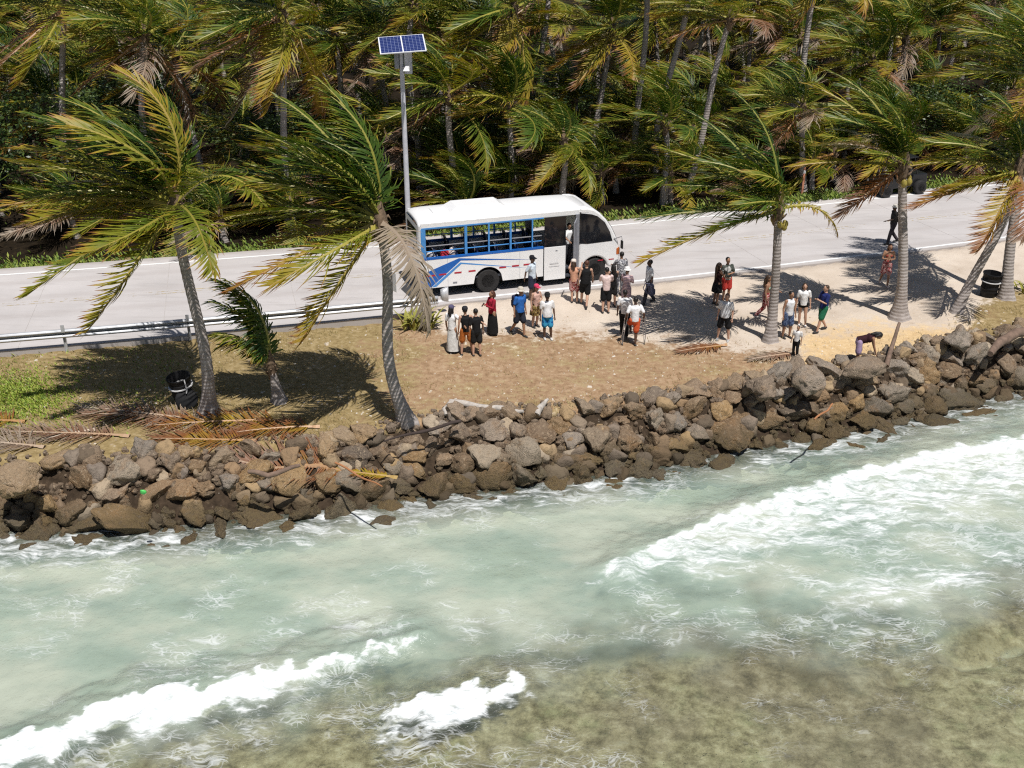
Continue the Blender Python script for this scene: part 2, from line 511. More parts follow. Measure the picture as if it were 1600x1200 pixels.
def build_sea():
    xs = np.concatenate([np.linspace(-220, -19, 40)[:-1], np.arange(-19, 23, 0.075), np.linspace(23, 240, 44)])
    ys = np.concatenate([np.linspace(-260, 14.5, 40)[:-1], np.arange(14.5, 37.5, 0.075), np.linspace(37.5, 75, 16)])
    X, Y = np.meshgrid(xs, ys)
    px_, py_ = pix(X, np.maximum(Y, 6), WATER)
    wob = (fbm(X * 1.3, Y * 1.3, 21, 4) - 0.5)
    wob2 = (fbm(X * 4.0, Y * 4.0, 22, 3) - 0.5)
    wob3 = (fbm(X * 9.0, Y * 9.0, 23, 2) - 0.5)
    Zs = np.zeros_like(X); foam = np.zeros_like(X); lace = np.zeros_like(X)
    sc = np.clip((py_ - 400) / 500, 0.3, 1.6)        # pixel wobble grows towards the camera
    def wave(line, thick, amp, x0, x1, fade, dens, tail=0.0, tail_len=1.0):
        nonlocal Zs, foam, lace
        d = px_poly_dist(px_, py_, line) + wob * 42 * sc + wob2 * 22 * sc + wob3 * 8 * sc
        th = np.interp(px_, [t[0] for t in thick], [t[1] for t in thick])
        m = smooth(x0, x0 + fade, px_) * smooth(x1, x1 - fade, px_)
        core = smooth(-6, 10, d) * smooth(th * 1.3, th * 0.3, d)
        foam = np.maximum(foam, core * m * dens)
        if tail:
            tl = smooth(0, 20, d) * smooth(th * tail_len, th * 0.7, d)
            foam = np.maximum(foam, tl * m * tail)
        dz = px_poly_dist(px_, py_, line) + wob * 42 * sc
        Zs = Zs + m * amp * (smooth(-60, 16, dz) * np.exp(-np.maximum(dz, 0) / (th * 0.9)))
        lace = np.maximum(lace, smooth(-4, 10, d) * smooth(th * 2.6, th * 0.9, d) * m * 0.75)
    wave([(880, 912), (945, 893), (1060, 848), (1200, 792), (1320, 755), (1450, 718), (1600, 695), (1900, 640)],
         [(900, 30), (1010, 60), (1100, 95), (1300, 145), (1450, 170), (1600, 125), (1900, 110)], 0.30, 880, 2300, 80, 0.70, 0.40, 1.2)
    wave([(880, 912), (945, 893), (1060, 848), (1200, 792), (1320, 755), (1450, 718), (1600, 695), (1900, 640)], [(900, 8), (1010, 16), (1100, 26), (1300, 34), (1600, 36), (1900, 36)], 0.10, 930, 2300, 90, 0.98)
    wave([(-500, 1330), (0, 1172), (110, 1130), (200, 1100), (400, 1062), (480, 1042), (560, 1022), (690, 992)],
         [(-400, 80), (0, 50), (120, 62), (300, 70), (430, 58), (500, 28), (560, 18), (690, 10)], 0.34, -1200, 715, 70, 1.05, 0.35, 1.7)
    wave([(540, 1160), (600, 1122), (660, 1097), (740, 1080), (800, 1076), (850, 1078)],
         [(560, 24), (620, 48), (700, 66), (780, 58), (850, 20)], 0.26, 560, 860, 55, 1.05, 0.3, 1.5)
    # broken foam drifting off the end of the big wave
    patch = [(1380, 925, 150, 34, 0.64), (1480, 905, 120, 30, 0.66), (1340, 955, 60, 34, 0.52), (1350, 992, 34, 18, 0.5), (1560, 870, 80, 40, .55),
             (520, 958, 150, 50, 0.36), (560, 985, 90, 34, 0.40), (180, 920, 110, 30, 0.34), (60, 1000, 120, 40, 0.34), (330, 1010, 120, 40, 0.33), (250, 1060, 130, 16, .32),
             (330, 940, 200, 50, 0.30), (660, 905, 90, 40, 0.33), (720, 960, 100, 40, 0.3), (400, 1140, 60, 40, 0.46), (230, 1165, 60, 20, 0.45), (330, 1185, 40, 16, .42),
             (760, 1135, 50, 30, 0.36), (560, 1120, 60, 20, 0.38), (960, 1000, 160, 16, 0.25), (1180, 985, 50, 18, 0.34), (1150, 955, 60, 20, .4)]
    for cx, cy, rx, ry, a in patch:
        g = np.exp(-(((px_ - cx) / rx) ** 2 + ((py_ - cy) / ry) ** 2))
        foam = np.maximum(foam, g * a); lace = np.maximum(lace, g * min(1, a * 1.9))
    # wash against the boulders
    ds = Yw(X) - Y
    sh = smooth(-1.2, 0.0, ds) * smooth(2.6, 0.1, ds)
    seg = np.interp(px_, [-200, 0, 100, 180, 260, 330, 380, 470, 540, 620, 700, 800, 900, 1000, 1150, 1230, 1290, 1400, 1480, 1560, 1700],
                    [0.9, 0.98, 1.0, 0.75, 0.8, 0.4, 0.66, 0.95, 0.85, 0.5, 0.6, 0.62, 0.72, 0.45, 0.5, 0.78, 0.66, 0.5, 0.85, 0.6, 0.6])
    foam = np.maximum(foam, sh * (0.25 + 0.42 * seg) + (wob * 0.5) * sh)
    lace = np.maximum(lace, sh * 0.8)
    lace = np.maximum(lace, 0.20 + 0.5 * (fbm(X * 0.35, Y * 0.5, 31, 3) - 0.5))
    # small chop and the lumpy top of the foam
    Zs = Zs + 0.05 * (fbm(X * 0.8, Y * 1.4, 41, 3) - 0.5) + 0.025 * (fbm(X * 3.1, Y * 4.2, 42, 3) - 0.5)
    Zs = Zs + np.clip(foam - 0.45, 0, 1) * 0.26 * (fbm(X * 3.8, Y * 3.8, 43, 5, 0.6) - 0.42)
    # milky, sand-carrying water between the shore and the reef
    reefline = np.interp(px_, [-400, 0, 300, 520, 640, 760, 900, 1050, 1200, 1320, 1430, 1600, 2000],
                         [1330, 1180, 1100, 1065, 1040, 1010, 990, 975, 965, 975, 965, 880, 760])
    turb = smooth(110, -70, py_ - reefline + wob * 120)
    turb = turb * smooth(-0.2, 1.6, ds) * 0.80 + 0.07
    turb = np.clip(turb + 0.25 * foam, 0, 1)
    m, nt, out = new_mat('sea_water')
    pos = N(nt, 'ShaderNodeNewGeometry').outputs['Position']
    nw = attr(nt, 'milk')
    t = attr(nt, 'turbid'); f = attr(nt, 'foam'); la = attr(nt, 'lace')
    tint = mixc(nt, maprange(nt, nw, 0.3, 0.7), (0.38, 0.49, 0.415), (0.48, 0.525, 0.43))
    dif = N(nt, 'ShaderNodeBsdfDiffuse'); L(nt, tint, dif.inputs[0])
    tr = N(nt, 'ShaderNodeBsdfTransparent'); tr.inputs[0].default_value = (0.86, 0.93, 0.88, 1)
    mx = N(nt, 'ShaderNodeMixShader')
    tf = math_(nt, 'MULTIPLY', t, math_(nt, 'ADD', 0.42, math_(nt, 'MULTIPLY', nw, 0.70)), clamp=True)
    L(nt, tf, mx.inputs[0]); L(nt, tr.outputs[0], mx.inputs[1]); L(nt, dif.outputs[0], mx.inputs[2])
    rip = noise(nt, 3.4, 4, 0.7, vec=pos)
    nb = bump(nt, rip, 0.5, 0.2)
    gl = N(nt, 'ShaderNodeBsdfGlossy'); gl.inputs['Roughness'].default_value = 0.28; L(nt, nb, gl.inputs['Normal'])
    fr = N(nt, 'ShaderNodeFresnel'); fr.inputs['IOR'].default_value = 1.33; L(nt, nb, fr.inputs['Normal'])
    m2 = N(nt, 'ShaderNodeMixShader'); L(nt, fr.outputs[0], m2.inputs[0]); L(nt, mx.outputs[0], m2.inputs[1]); L(nt, gl.outputs[0], m2.inputs[2])
    # foam: dense froth where the wave breaks, thin laced strands elsewhere
    wv = N(nt, 'ShaderNodeCombineXYZ'); L(nt, attr(nt, 'warpx'), wv.inputs[0]); L(nt, attr(nt, 'warpy'), wv.inputs[1])
    mp = N(nt, 'ShaderNodeMapping'); mp.inputs['Rotation'].default_value = (0, 0, -0.38); mp.inputs['Scale'].default_value = (0.5, 1.5, 1)
    L(nt, wv.outputs[0], mp.inputs['Vector'])
    v1 = N(nt, 'ShaderNodeTexVoronoi', feature='DISTANCE_TO_EDGE'); v1.inputs['Scale'].default_value = 3.6; L(nt, mp.outputs[0], v1.inputs['Vector'])
    v2 = N(nt, 'ShaderNodeTexVoronoi', feature='DISTANCE_TO_EDGE'); v2.inputs['Scale'].default_value = 8.5; L(nt, mp.outputs[0], v2.inputs['Vector'])
    fn = noise(nt, 2.2, 5, 0.7, vec=mp.outputs[0]); fn2 = noise(nt, 7.0, 3, 0.6, vec=mp.outputs[0]); brk = attr(nt, 'broken')
    froth = math_(nt, 'ADD', f, math_(nt, 'MULTIPLY', math_(nt, 'SUBTRACT', fn, 0.5), 1.7))
    froth = math_(nt, 'ADD', froth, math_(nt, 'MULTIPLY', math_(nt, 'SUBTRACT', fn2, 0.5), 0.55))
    froth = maprange(nt, froth, 0.40, 0.98)
    lw = math_(nt, 'MULTIPLY', la, math_(nt, 'MAXIMUM', math_(nt, 'SUBTRACT', math_(nt, 'ADD', brk, math_(nt, 'MULTIPLY', la, 0.22)), 0.50), 0.0))
    s1 = maprange(nt, math_(nt, 'SUBTRACT', v1.outputs['Distance'], math_(nt, 'MULTIPLY', lw, 0.36)), 0.03, -0.04)
    s2 = maprange(nt, math_(nt, 'SUBTRACT', v2.outputs['Distance'], math_(nt, 'MULTIPLY', lw, 0.50)), 0.04, -0.05)
    strands = math_(nt, 'MULTIPLY', math_(nt, 'MAXIMUM', s1, math_(nt, 'MULTIPLY', s2, 0.8)), 0.55)
    strands = math_(nt, 'MULTIPLY', strands, maprange(nt, fn, 0.38, 0.62))
    strands = math_(nt, 'MULTIPLY', strands, maprange(nt, lw, 0.004, 0.05))
    fm = math_(nt, 'MAXIMUM', froth, strands, clamp=True)
    fd = N(nt, 'ShaderNodeBsdfDiffuse')
    L(nt, mixc(nt, maprange(nt, fn2, 0.3, 0.7), (0.64, 0.68, 0.685), (0.83, 0.85, 0.85)), fd.inputs[0])
    L(nt, bump(nt, fn2, 0.45, 0.10), fd.inputs['Normal'])
    m3 = N(nt, 'ShaderNodeMixShader'); L(nt, fm, m3.inputs[0]); L(nt, m2.outputs[0], m3.inputs[1]); L(nt, fd.outputs[0], m3.inputs[2])
    L(nt, m3.outputs[0], out.inputs[0])
    nwb = fbm(X * 0.45, Y * 0.75, 61, 6, 0.6); brkb = fbm(X * 1.1, Y * 1.1, 62, 3)
    wx = X + 0.55 * (fbm(X * 1.7, Y * 1.7, 63, 4) - 0.5); wy = Y + 0.55 * (fbm(X * 1.7 + 40, Y * 1.7, 64, 4) - 0.5)
    w = grid_mesh('sea_water', xs, ys, WATER + Zs, m, dict(foam=foam, lace=lace, turbid=turb, milk=nwb, broken=brkb, warpx=wx, warpy=wy))
    tag(w, kind='structure')

    # seabed: pale sand inshore, brown reef flat with channels further out
    xs = np.concatenate([np.linspace(-220, -20, 30)[:-1], np.arange(-20, 24, 0.14), np.linspace(24, 240, 30)])
    ys = np.concatenate([np.linspace(-260, 13, 30)[:-1], np.arange(13, 38, 0.14), np.linspace(38, 70, 8)])
    X, Y = np.meshgrid(xs, ys)
    px_, py_ = pix(X, np.maximum(Y, 6), -2.3)
    rl = np.interp(px_, [-400, 0, 300, 520, 640, 760, 900, 1050, 1200, 1320, 1430, 1600, 2000],
                   [1330, 1170, 1090, 1060, 1035, 1005, 980, 945, 920, 940, 955, 865, 755])
    reef = smooth(-40, 60, py_ - rl + (fbm(X * .8, Y * .8, 51, 4) - .5) * 130)
    chan = np.exp(-(((py_ - np.interp(px_, [1000, 1380, 1500, 1700], [1190, 1075, 1035, 990])) / 22) ** 2)) * smooth(1330, 1420, px_)
    chan = chan * smooth(0.3, 0.6, fbm(X * 0.9, Y * 0.9, 57, 3)); reef = reef * (1 - 0.55 * chan)
    reef = np.maximum(reef, 0.75 * np.exp(-(((px_ - 240) / 62) ** 2 + ((py_ - 1034) / 30) ** 2)))
    reef = np.maximum(reef, 0.7 * np.exp(-(((px_ - 305) / 34) ** 2 + ((py_ - 938) / 14) ** 2)))
    reef = np.maximum(reef, 0.5 * np.exp(-(((px_ - 262) / 60) ** 2 + ((py_ - 982) / 16) ** 2)))
    reef = np.maximum(reef, 0.45 * np.exp(-(((px_ - 795) / 36) ** 2 + ((py_ - 898) / 18) ** 2)))
    dark = np.exp(-(((py_ - np.interp(px_, [800, 1000, 1100, 1250], [1050, 1012, 1006, 985])) / 20) ** 2)) * smooth(760, 900, px_) * smooth(1250, 1120, px_)
    dark = np.maximum(dark, np.exp(-(((px_ - 1590) / 60) ** 2 + ((py_ - 880) / 34) ** 2)))
    Z = -2.55 + 0.5 * smooth(3, 0, Yw(X) - Y) * 1.0 + 0.36 * reef + 0.22 * reef * (fbm(X * 1.6, Y * 1.6, 52, 4) - 0.5) - 0.1 * chan + 0.1 * (fbm(X * .7, Y * .7, 53, 3) - .5)
    m, nt, out = new_mat('seabed')
    pos = N(nt, 'ShaderNodeNewGeometry').outputs['Position']
    n1 = noise(nt, 0.9, 6, 0.65, vec=pos); n2 = noise(nt, 2.3, 7, 0.74, vec=pos); n3 = noise(nt, 12.0, 5, 0.65, vec=pos)
    sandc = ramp(nt, n1, [(0.3, (0.50, 0.46, 0.34)), (0.7, (0.66, 0.62, 0.48))])
    r1 = ramp(nt, n2, [(0.27, (0.07, 0.052, 0.028)), (0.41, (0.20, 0.155, 0.088)), (0.55, (0.40, 0.325, 0.205)), (0.74, (0.64, 0.56, 0.41))])
    r2 = mixc(nt, maprange(nt, n1, 0.5, 0.7, 0, 0.7), r1, ramp(nt, n2, [(0.3, (0.22, 0.21, 0.11)), (0.7, (0.46, 0.43, 0.25))]))
    r2 = mixc(nt, maprange(nt, n3, 0.55, 0.75, 0, 0.3), r2, (0.17, 0.14, 0.09))
    r2 = mixc(nt, maprange(nt, attr(nt, 'big'), 0.42, 0.62, 0, 0.75), r2, ramp(nt, n2, [(0.3, (0.09, 0.066, 0.042)), (0.52, (0.27, 0.205, 0.14)), (0.75, (0.48, 0.39, 0.30))]))
    k = math_(nt, 'ADD', attr(nt, 'reef'), math_(nt, 'MULTIPLY', math_(nt, 'SUBTRACT', n2, 0.5), 0.6))
    c = mixc(nt, maprange(nt, k, 0.3, 0.6), sandc, r2)
    kd = math_(nt, 'ADD', attr(nt, 'weed'), math_(nt, 'MULTIPLY', math_(nt, 'SUBTRACT', n2, 0.5), 1.3))
    c = mixc(nt, maprange(nt, kd, 0.25, 0.95, 0, 0.8), c, (0.085, 0.068, 0.04))
    bsdf(nt, out, c, 0.95, bump(nt, math_(nt, 'ADD', n2, math_(nt, 'MULTIPLY', n3, 0.2)), 0.6, 0.10), 0.05)
    big = fbm(X * 0.28, Y * 0.42, 58, 4, 0.6)
    dark = np.maximum(dark, 0.55 * smooth(0.52, 0.78, fbm(X * 0.7, Y * 1.0, 59, 5, 0.65)) * reef)
    s = grid_mesh('seabed', xs, ys, Z, m, dict(reef=reef, weed=dark, big=big))
    tag(s, kind='structure')
build_sea()
# ================================================================== BOULDERS
def rock_material():
    m, nt, out = new_mat('boulder_stone')
    oi = N(nt, 'ShaderNodeObjectInfo')
    rnd = oi.outputs['Random']
    geo = N(nt, 'ShaderNodeNewGeometry').outputs['Position']
    sep = N(nt, 'ShaderNodeSeparateXYZ'); L(nt, geo, sep.inputs[0])
    n1 = noise(nt, 2.3, 6, 0.68, vec=geo); n2 = noise(nt, 11.0, 5, 0.7, vec=geo); n3 = noise(nt, 38.0, 3, 0.65, vec=geo)
    base = ramp(nt, rnd, [(0.0, (0.17, 0.135, 0.105)), (0.18, (0.36, 0.235, 0.135)), (0.34, (0.36, 0.31, 0.26)), (0.5, (0.25, 0.165, 0.095)), (0.66, (0.45, 0.295, 0.145)), (0.82, (0.25, 0.215, 0.18)), (1.0, (0.52, 0.42, 0.30))])
    c = mixc(nt, maprange(nt, n1, 0.5, 0.7, 0, 0.7), base, (0.30, 0.17, 0.075))
    c = mixc(nt, maprange(nt, n2, 0.53, 0.72, 0, 0.6), c, (0.085, 0.06, 0.042))
    c = mixc(nt, maprange(nt, n2, 0.48, 0.3, 0, 0.75), c, (0.56, 0.44, 0.30))
    c = mixc(nt, maprange(nt, n3, 0.54, 0.72, 0, 0.35), c, (0.11, 0.08, 0.05))
    # weathered grey crust on the dry upper stones, dark algae where the sea reaches
    dry = math_(nt, 'MULTIPLY', maprange(nt, math_(nt, 'ADD', sep.outputs[2], math_(nt, 'MULTIPLY', n1, 0.8)), -0.2, 0.7), 0.30)
    c = mixc(nt, dry, c, (0.42, 0.36, 0.30))
    wet = maprange(nt, math_(nt, 'ADD', sep.outputs[2], math_(nt, 'MULTIPLY', math_(nt, 'SUBTRACT', n1, 0.5), 0.9)), -0.65, -1.35)
    c = mixc(nt, math_(nt, 'MULTIPLY', wet, 0.78), c, ramp(nt, n2, [(0.35, (0.045, 0.036, 0.022)), (0.7, (0.16, 0.125, 0.06))]))
    h = math_(nt, 'ADD', n2, math_(nt, 'MULTIPLY', n3, 0.5))
    r = N(nt, 'ShaderNodeMapRange'); L(nt, wet, r.inputs[0]); r.inputs[3].default_value = 0.92; r.inputs[4].default_value = 0.5
    bsdf(nt, out, c, r.outputs[0], bump(nt, h, 0.9, 0.13), 0.2)
    return m
ROCK = rock_material()

def rock_data(seed, sub=4, cuts=11, rough=0.10):
    bm = bmesh.new(); bmesh.ops.create_icosphere(bm, subdivisions=sub, radius=1.0)
    co = np.array([v.co[:] for v in bm.verts]); f = np.array([[v.index for v in fc.verts] for fc in bm.faces]); bm.free()
    r = np.random.default_rng(seed)
    for _ in range(cuts):
        n = r.normal(size=3); n /= np.linalg.norm(n)
        d = r.uniform(0.46, 0.84)
        k = co @ n - d
        co = co - np.outer(np.maximum(k, 0) * 0.96, n)
    ln = np.linalg.norm(co, axis=1, keepdims=True)
    a = vnoise3(co * 1.6 + seed * 3.1, seed) - 0.5
    b = vnoise3(co * 4.2 + seed, seed + 1) - 0.5
    c = vnoise3(co * 10.0 + seed, seed + 2) - 0.5
    co = co * (1 + (a * 2.6 * rough + b * 1.5 * rough + c * 1.15 * rough)[:, None])
    co *= 1.0 / np.abs(co).max(axis=0).mean()
    return fast_data('boulder', co, f, [ROCK])
ROCKS = [rock_data(100 + i, 4, 7 + (i % 5) * 2, 0.12 + 0.03 * (i % 3)) for i in range(14)]
PITTED = [rock_data(200 + i, 4, 6, 0.23) for i in range(4)]

wall = empty('rock_revetment', (0, 29.5, -1.6))
tag(wall, 'long sea wall of piled brown and grey boulders along the water', 'sea wall')
def place_boulders():
    placed = []
    def try_place(X, t, r):
        for (a, b, q) in placed:
            if (a - X) ** 2 + (b - t) ** 2 < (0.62 * (q + r)) ** 2: return False
        placed.append((X, t, r)); return True
    rg = random.Random(5)
    X0, X1 = -19.0, 22.5
    def band(x): return float(Yc(x) - Yw(x))
    for rr, tries, cap in (((0.54, 0.68), 600, 26), ((0.42, 0.54), 5000, 140), ((0.30, 0.40), 9000, 100), ((0.20, 0.28), 8000, 34)):
        k = 0
        for _ in range(tries):
            if k >= cap: break
            X = rg.uniform(X0, X1); w = band(X) * 1.22     # slant length
            t = rg.uniform(-0.45, w + 0.2) if rg.random() < 0.7 else rg.uniform(-0.45, w * 0.5)
            if rr[0] > 0.55 and not (0.3 < t < w): continue
            if try_place(X, t, rg.uniform(*rr)): k += 1
    for i, (X, t, r) in enumerate(placed):
        w = band(X) * 1.22; s = t / w
        Y = float(Yw(X)) + s * band(X)
        z = float(zg(X, Y)); z = max(z, -2.0) + r * (0.18 if s < 0.8 else -0.02)
        low = s < 0.22
        d = rg.choice(PITTED if (low and rg.random() < 0.6) or rg.random() < 0.12 else ROCKS)
        o = inst('boulder', d, wall, (X, Y - 29.5, z + 1.6), (rg.uniform(-0.5, 0.5), rg.uniform(-0.5, 0.5), rg.uniform(0, 6.28)),
                 (r * rg.uniform(1.0, 1.45), r * rg.uniform(0.8, 1.05), r * rg.uniform(0.6, 0.9)))
place_boulders()
# rubble that fills the gaps: too small to tell apart
def rubble():
    bm = bmesh.new(); bmesh.ops.create_icosphere(bm, subdivisions=1, radius=1.0)
    b = np.array([v.co[:] for v in bm.verts]); f = np.array([[v.index for v in fc.verts] for fc in bm.faces]); bm.free()
    r = np.random.default_rng(3); C = []; F = []; k = 0
    XX = r.uniform(-20, 23, 3200); SS = r.uniform(-0.08, 1.22, 3200); YY = Yw(XX) + SS * (Yc(XX) - Yw(XX)); ZZ = np.maximum(zg(XX, YY), -2.0)
    for X, s, Y, z in zip(XX, SS, YY, ZZ):
        q = r.uniform(0.05, 0.2) * (0.55 if s > 1.05 else 1)
        p = b * r.uniform(0.7, 1.2, (len(b), 1)) * q * r.uniform(0.6, 1.2, 3) + np.array([X, Y - 29.5, z + 1.6 + q * 0.3])
        C.append(p); F.append(f + k); k += len(b)
    o = fast_mesh('rubble', np.concatenate(C), np.concatenate(F), [ROCK], None, False, wall)
    o['kind'] = 'stuff'
    # half-buried stones wedged between the boulders
    m_, nt_, out_ = new_mat('wedged_stone')
    isl = N(nt_, 'ShaderNodeNewGeometry'); ps = isl.outputs['Position']
    a1 = noise(nt_, 8.0, 5, 0.7, vec=ps)
    bc = ramp(nt_, isl.outputs['Random Per Island'], [(0.0, (0.12, 0.095, 0.07)), (0.25, (0.30, 0.20, 0.115)), (0.5, (0.22, 0.18, 0.145)), (0.75, (0.38, 0.26, 0.135)), (1.0, (0.40, 0.33, 0.25))])
    bc = mixc(nt_, maprange(nt_, a1, 0.5, 0.72, 0, 0.6), bc, (0.07, 0.052, 0.038))
    sp = N(nt_, 'ShaderNodeSeparateXYZ'); L(nt_, ps, sp.inputs[0])
    bc = mixc(nt_, maprange(nt_, math_(nt_, 'ADD', sp.outputs[2], math_(nt_, 'MULTIPLY', a1, 0.5)), -0.5, -1.15, 0, 0.75), bc, (0.05, 0.038, 0.022))
    bsdf(nt_, out_, bc, 0.9, bump(nt_, a1, 0.8, 0.08), 0.2)
    bases = []
    for q in range(6):
        d_ = rock_data(500 + q, 3, 9, 0.13); c_ = np.empty(len(d_.vertices) * 3, np.float32); d_.vertices.foreach_get('co', c_); bases.append(c_.reshape(-1, 3))
        f3 = np.array([p.vertices[:] for p in d_.polygons]); bpy.data.meshes.remove(d_)
    C = []; F = []; k = 0; n2 = 330
    XX = r.uniform(-20, 23, n2); SS = r.uniform(-0.10, 1.02, n2); YY = Yw(XX) + SS * (Yc(XX) - Yw(XX)); ZZ = np.maximum(zg(XX, YY), -2.0)
    for X, Y, z in zip(XX, YY, ZZ):
        q = r.uniform(0.20, 0.36); a = r.uniform(0, 6.28); b_ = bases[r.integers(0, 6)] * q * r.uniform(0.75, 1.25, 3)
        R = np.array([[math.cos(a), -math.sin(a), 0], [math.sin(a), math.cos(a), 0], [0, 0, 1]])
        C.append(b_ @ R.T + np.array([X, Y - 29.5, z + 1.6 + q * 0.1])); F.append(f3 + k); k += len(b_)
    o = fast_mesh('wedged_stones', np.concatenate(C), np.concatenate(F), [m_], None, True, wall)
    o['kind'] = 'stuff'
rubble()
# boulders one can point at on their own
def boulder(px_, py_, r, data, rot, label, sink=0.25, sc=(1.2, 0.95, 0.85)):
    p = gnd(px_, py_)
    o = inst('boulder', data, None, (p.x, p.y + r * 0.5, p.z + r * (0.85 - sink) * sc[2]), rot, tuple(r * s for s in sc))
    tag(o, label, 'boulder')
    return o
boulder(30, 772, 0.56, PITTED[0], (0.1, 0.2, 0.4), 'largest dark brown boulder at the left end of the sea wall', 0.45, (1.2, 1.0, 0.9))
boulder(1496, 549, 0.60, ROCKS[2], (0.1, 0.2, 1.0), 'grey boulder lying on sand below the leaning palm')
boulder(1194, 622, 0.50, ROCKS[5], (0.3, 0.1, 2.0), 'pale whitish boulder at the edge of the brown bank')
boulder(1352, 592, 0.66, ROCKS[9], (0.2, -0.1, 0.3), 'large grey boulder just below the bending woman', 0.2, (1.3, 0.9, 0.7))
boulder(1268, 615, 0.66, ROCKS[7], (0.2, 0.3, 1.4), 'pointed grey boulder nearest below the small child', 0.2, (1.0, 0.8, 0.85))
boulder(1560, 664, 0.62, PITTED[1], (0.0, 0.1, 0.5), 'low rough tan rock slab sloping into the water at right', 0.4, (2.4, 0.8, 0.5))
boulder(236, 904, 0.24, PITTED[2], (0, 0, 1), 'small dark rock breaking the surface off the left shore', 0.5)

# ================================================================== PALMS
def frond_material():
    m, nt, out = new_mat('palm_leaf')
    rnd = N(nt, 'ShaderNodeObjectInfo').outputs['Random']
    d = attr(nt, 'dry')
    n = noise(nt, 1.3, 3, 0.6)
    k = math_(nt, 'ADD', d, math_(nt, 'MULTIPLY', math_(nt, 'SUBTRACT', rnd, 0.55), 0.34))
    k = math_(nt, 'ADD', k, math_(nt, 'MULTIPLY', math_(nt, 'SUBTRACT', n, 0.5), 0.35), clamp=True)
    c = ramp(nt, k, [(0.0, (0.022, 0.055, 0.009)), (0.20, (0.062, 0.108, 0.012)), (0.38, (0.19, 0.195, 0.018)), (0.54, (0.36, 0.25, 0.030)),
                     (0.66, (0.24, 0.095, 0.032)), (0.82, (0.22, 0.125, 0.08)), (1.0, (0.32, 0.26, 0.20))])
    p = bsdf(nt, None, c, 0.45, None, 0.28)
    t = N(nt, 'ShaderNodeBsdfTranslucent'); L(nt, mixc(nt, 1.0, c, (1.6, 1.6, 0.6), 'MULTIPLY'), t.inputs[0])
    mx = N(nt, 'ShaderNodeMixShader'); mx.inputs[0].default_value = 0.22
    L(nt, p.outputs[0], mx.inputs[1]); L(nt, t.outputs[0], mx.inputs[2]); L(nt, mx.outputs[0], out.inputs[0])
    return m
def rachis_material():
    m, nt, out = new_mat('palm_rachis')
    rnd = N(nt, 'ShaderNodeObjectInfo').outputs['Random']
    k = math_(nt, 'ADD', attr(nt, 'dry'), math_(nt, 'MULTIPLY', math_(nt, 'SUBTRACT', rnd, 0.5), 0.25), clamp=True)
    c = ramp(nt, k, [(0.0, (0.20, 0.22, 0.035)), (0.4, (0.36, 0.30, 0.055)), (0.65, (0.38, 0.20, 0.08)), (1.0, (0.42, 0.34, 0.26))])
    bsdf(nt, out, c, 0.45, None, 0.5)
    return m
def trunk_material():
    m, nt, out = new_mat('palm_bark')
    h = attr(nt, 'len')
    n = noise(nt, 3.0, 5, 0.65); n2 = noise(nt, 16.0, 4, 0.65)
    w = math_(nt, 'SINE', math_(nt, 'MULTIPLY', math_(nt, 'ADD', h, math_(nt, 'MULTIPLY', n, 0.06)), 52.0))
    c = ramp(nt, n, [(0.3, (0.26, 0.225, 0.205)), (0.55, (0.39, 0.35, 0.325)), (0.75, (0.49, 0.45, 0.425))])
    c = mixc(nt, maprange(nt, w, 0.35, 1.0, 0, 0.30), c, (0.17, 0.14, 0.12))
    c = mixc(nt, maprange(nt, n2, 0.55, 0.75, 0, 0.4), c, (0.12, 0.095, 0.07))
    bsdf(nt, out, c, 0.9, bump(nt, math_(nt, 'ADD', n2, math_(nt, 'MULTIPLY', w, -0.3)), 0.6, 0.03), 0.15)
    return m
LEAF, RACHIS, BARK = frond_material(), rachis_material(), trunk_material()
WIND = np.array([-1.0, 0.10, 0.02]); WIND /= np.linalg.norm(WIND)
DOWN = np.array([0, 0, -1.0])
def nrm(v): return v / (np.linalg.norm(v) + 1e-9)

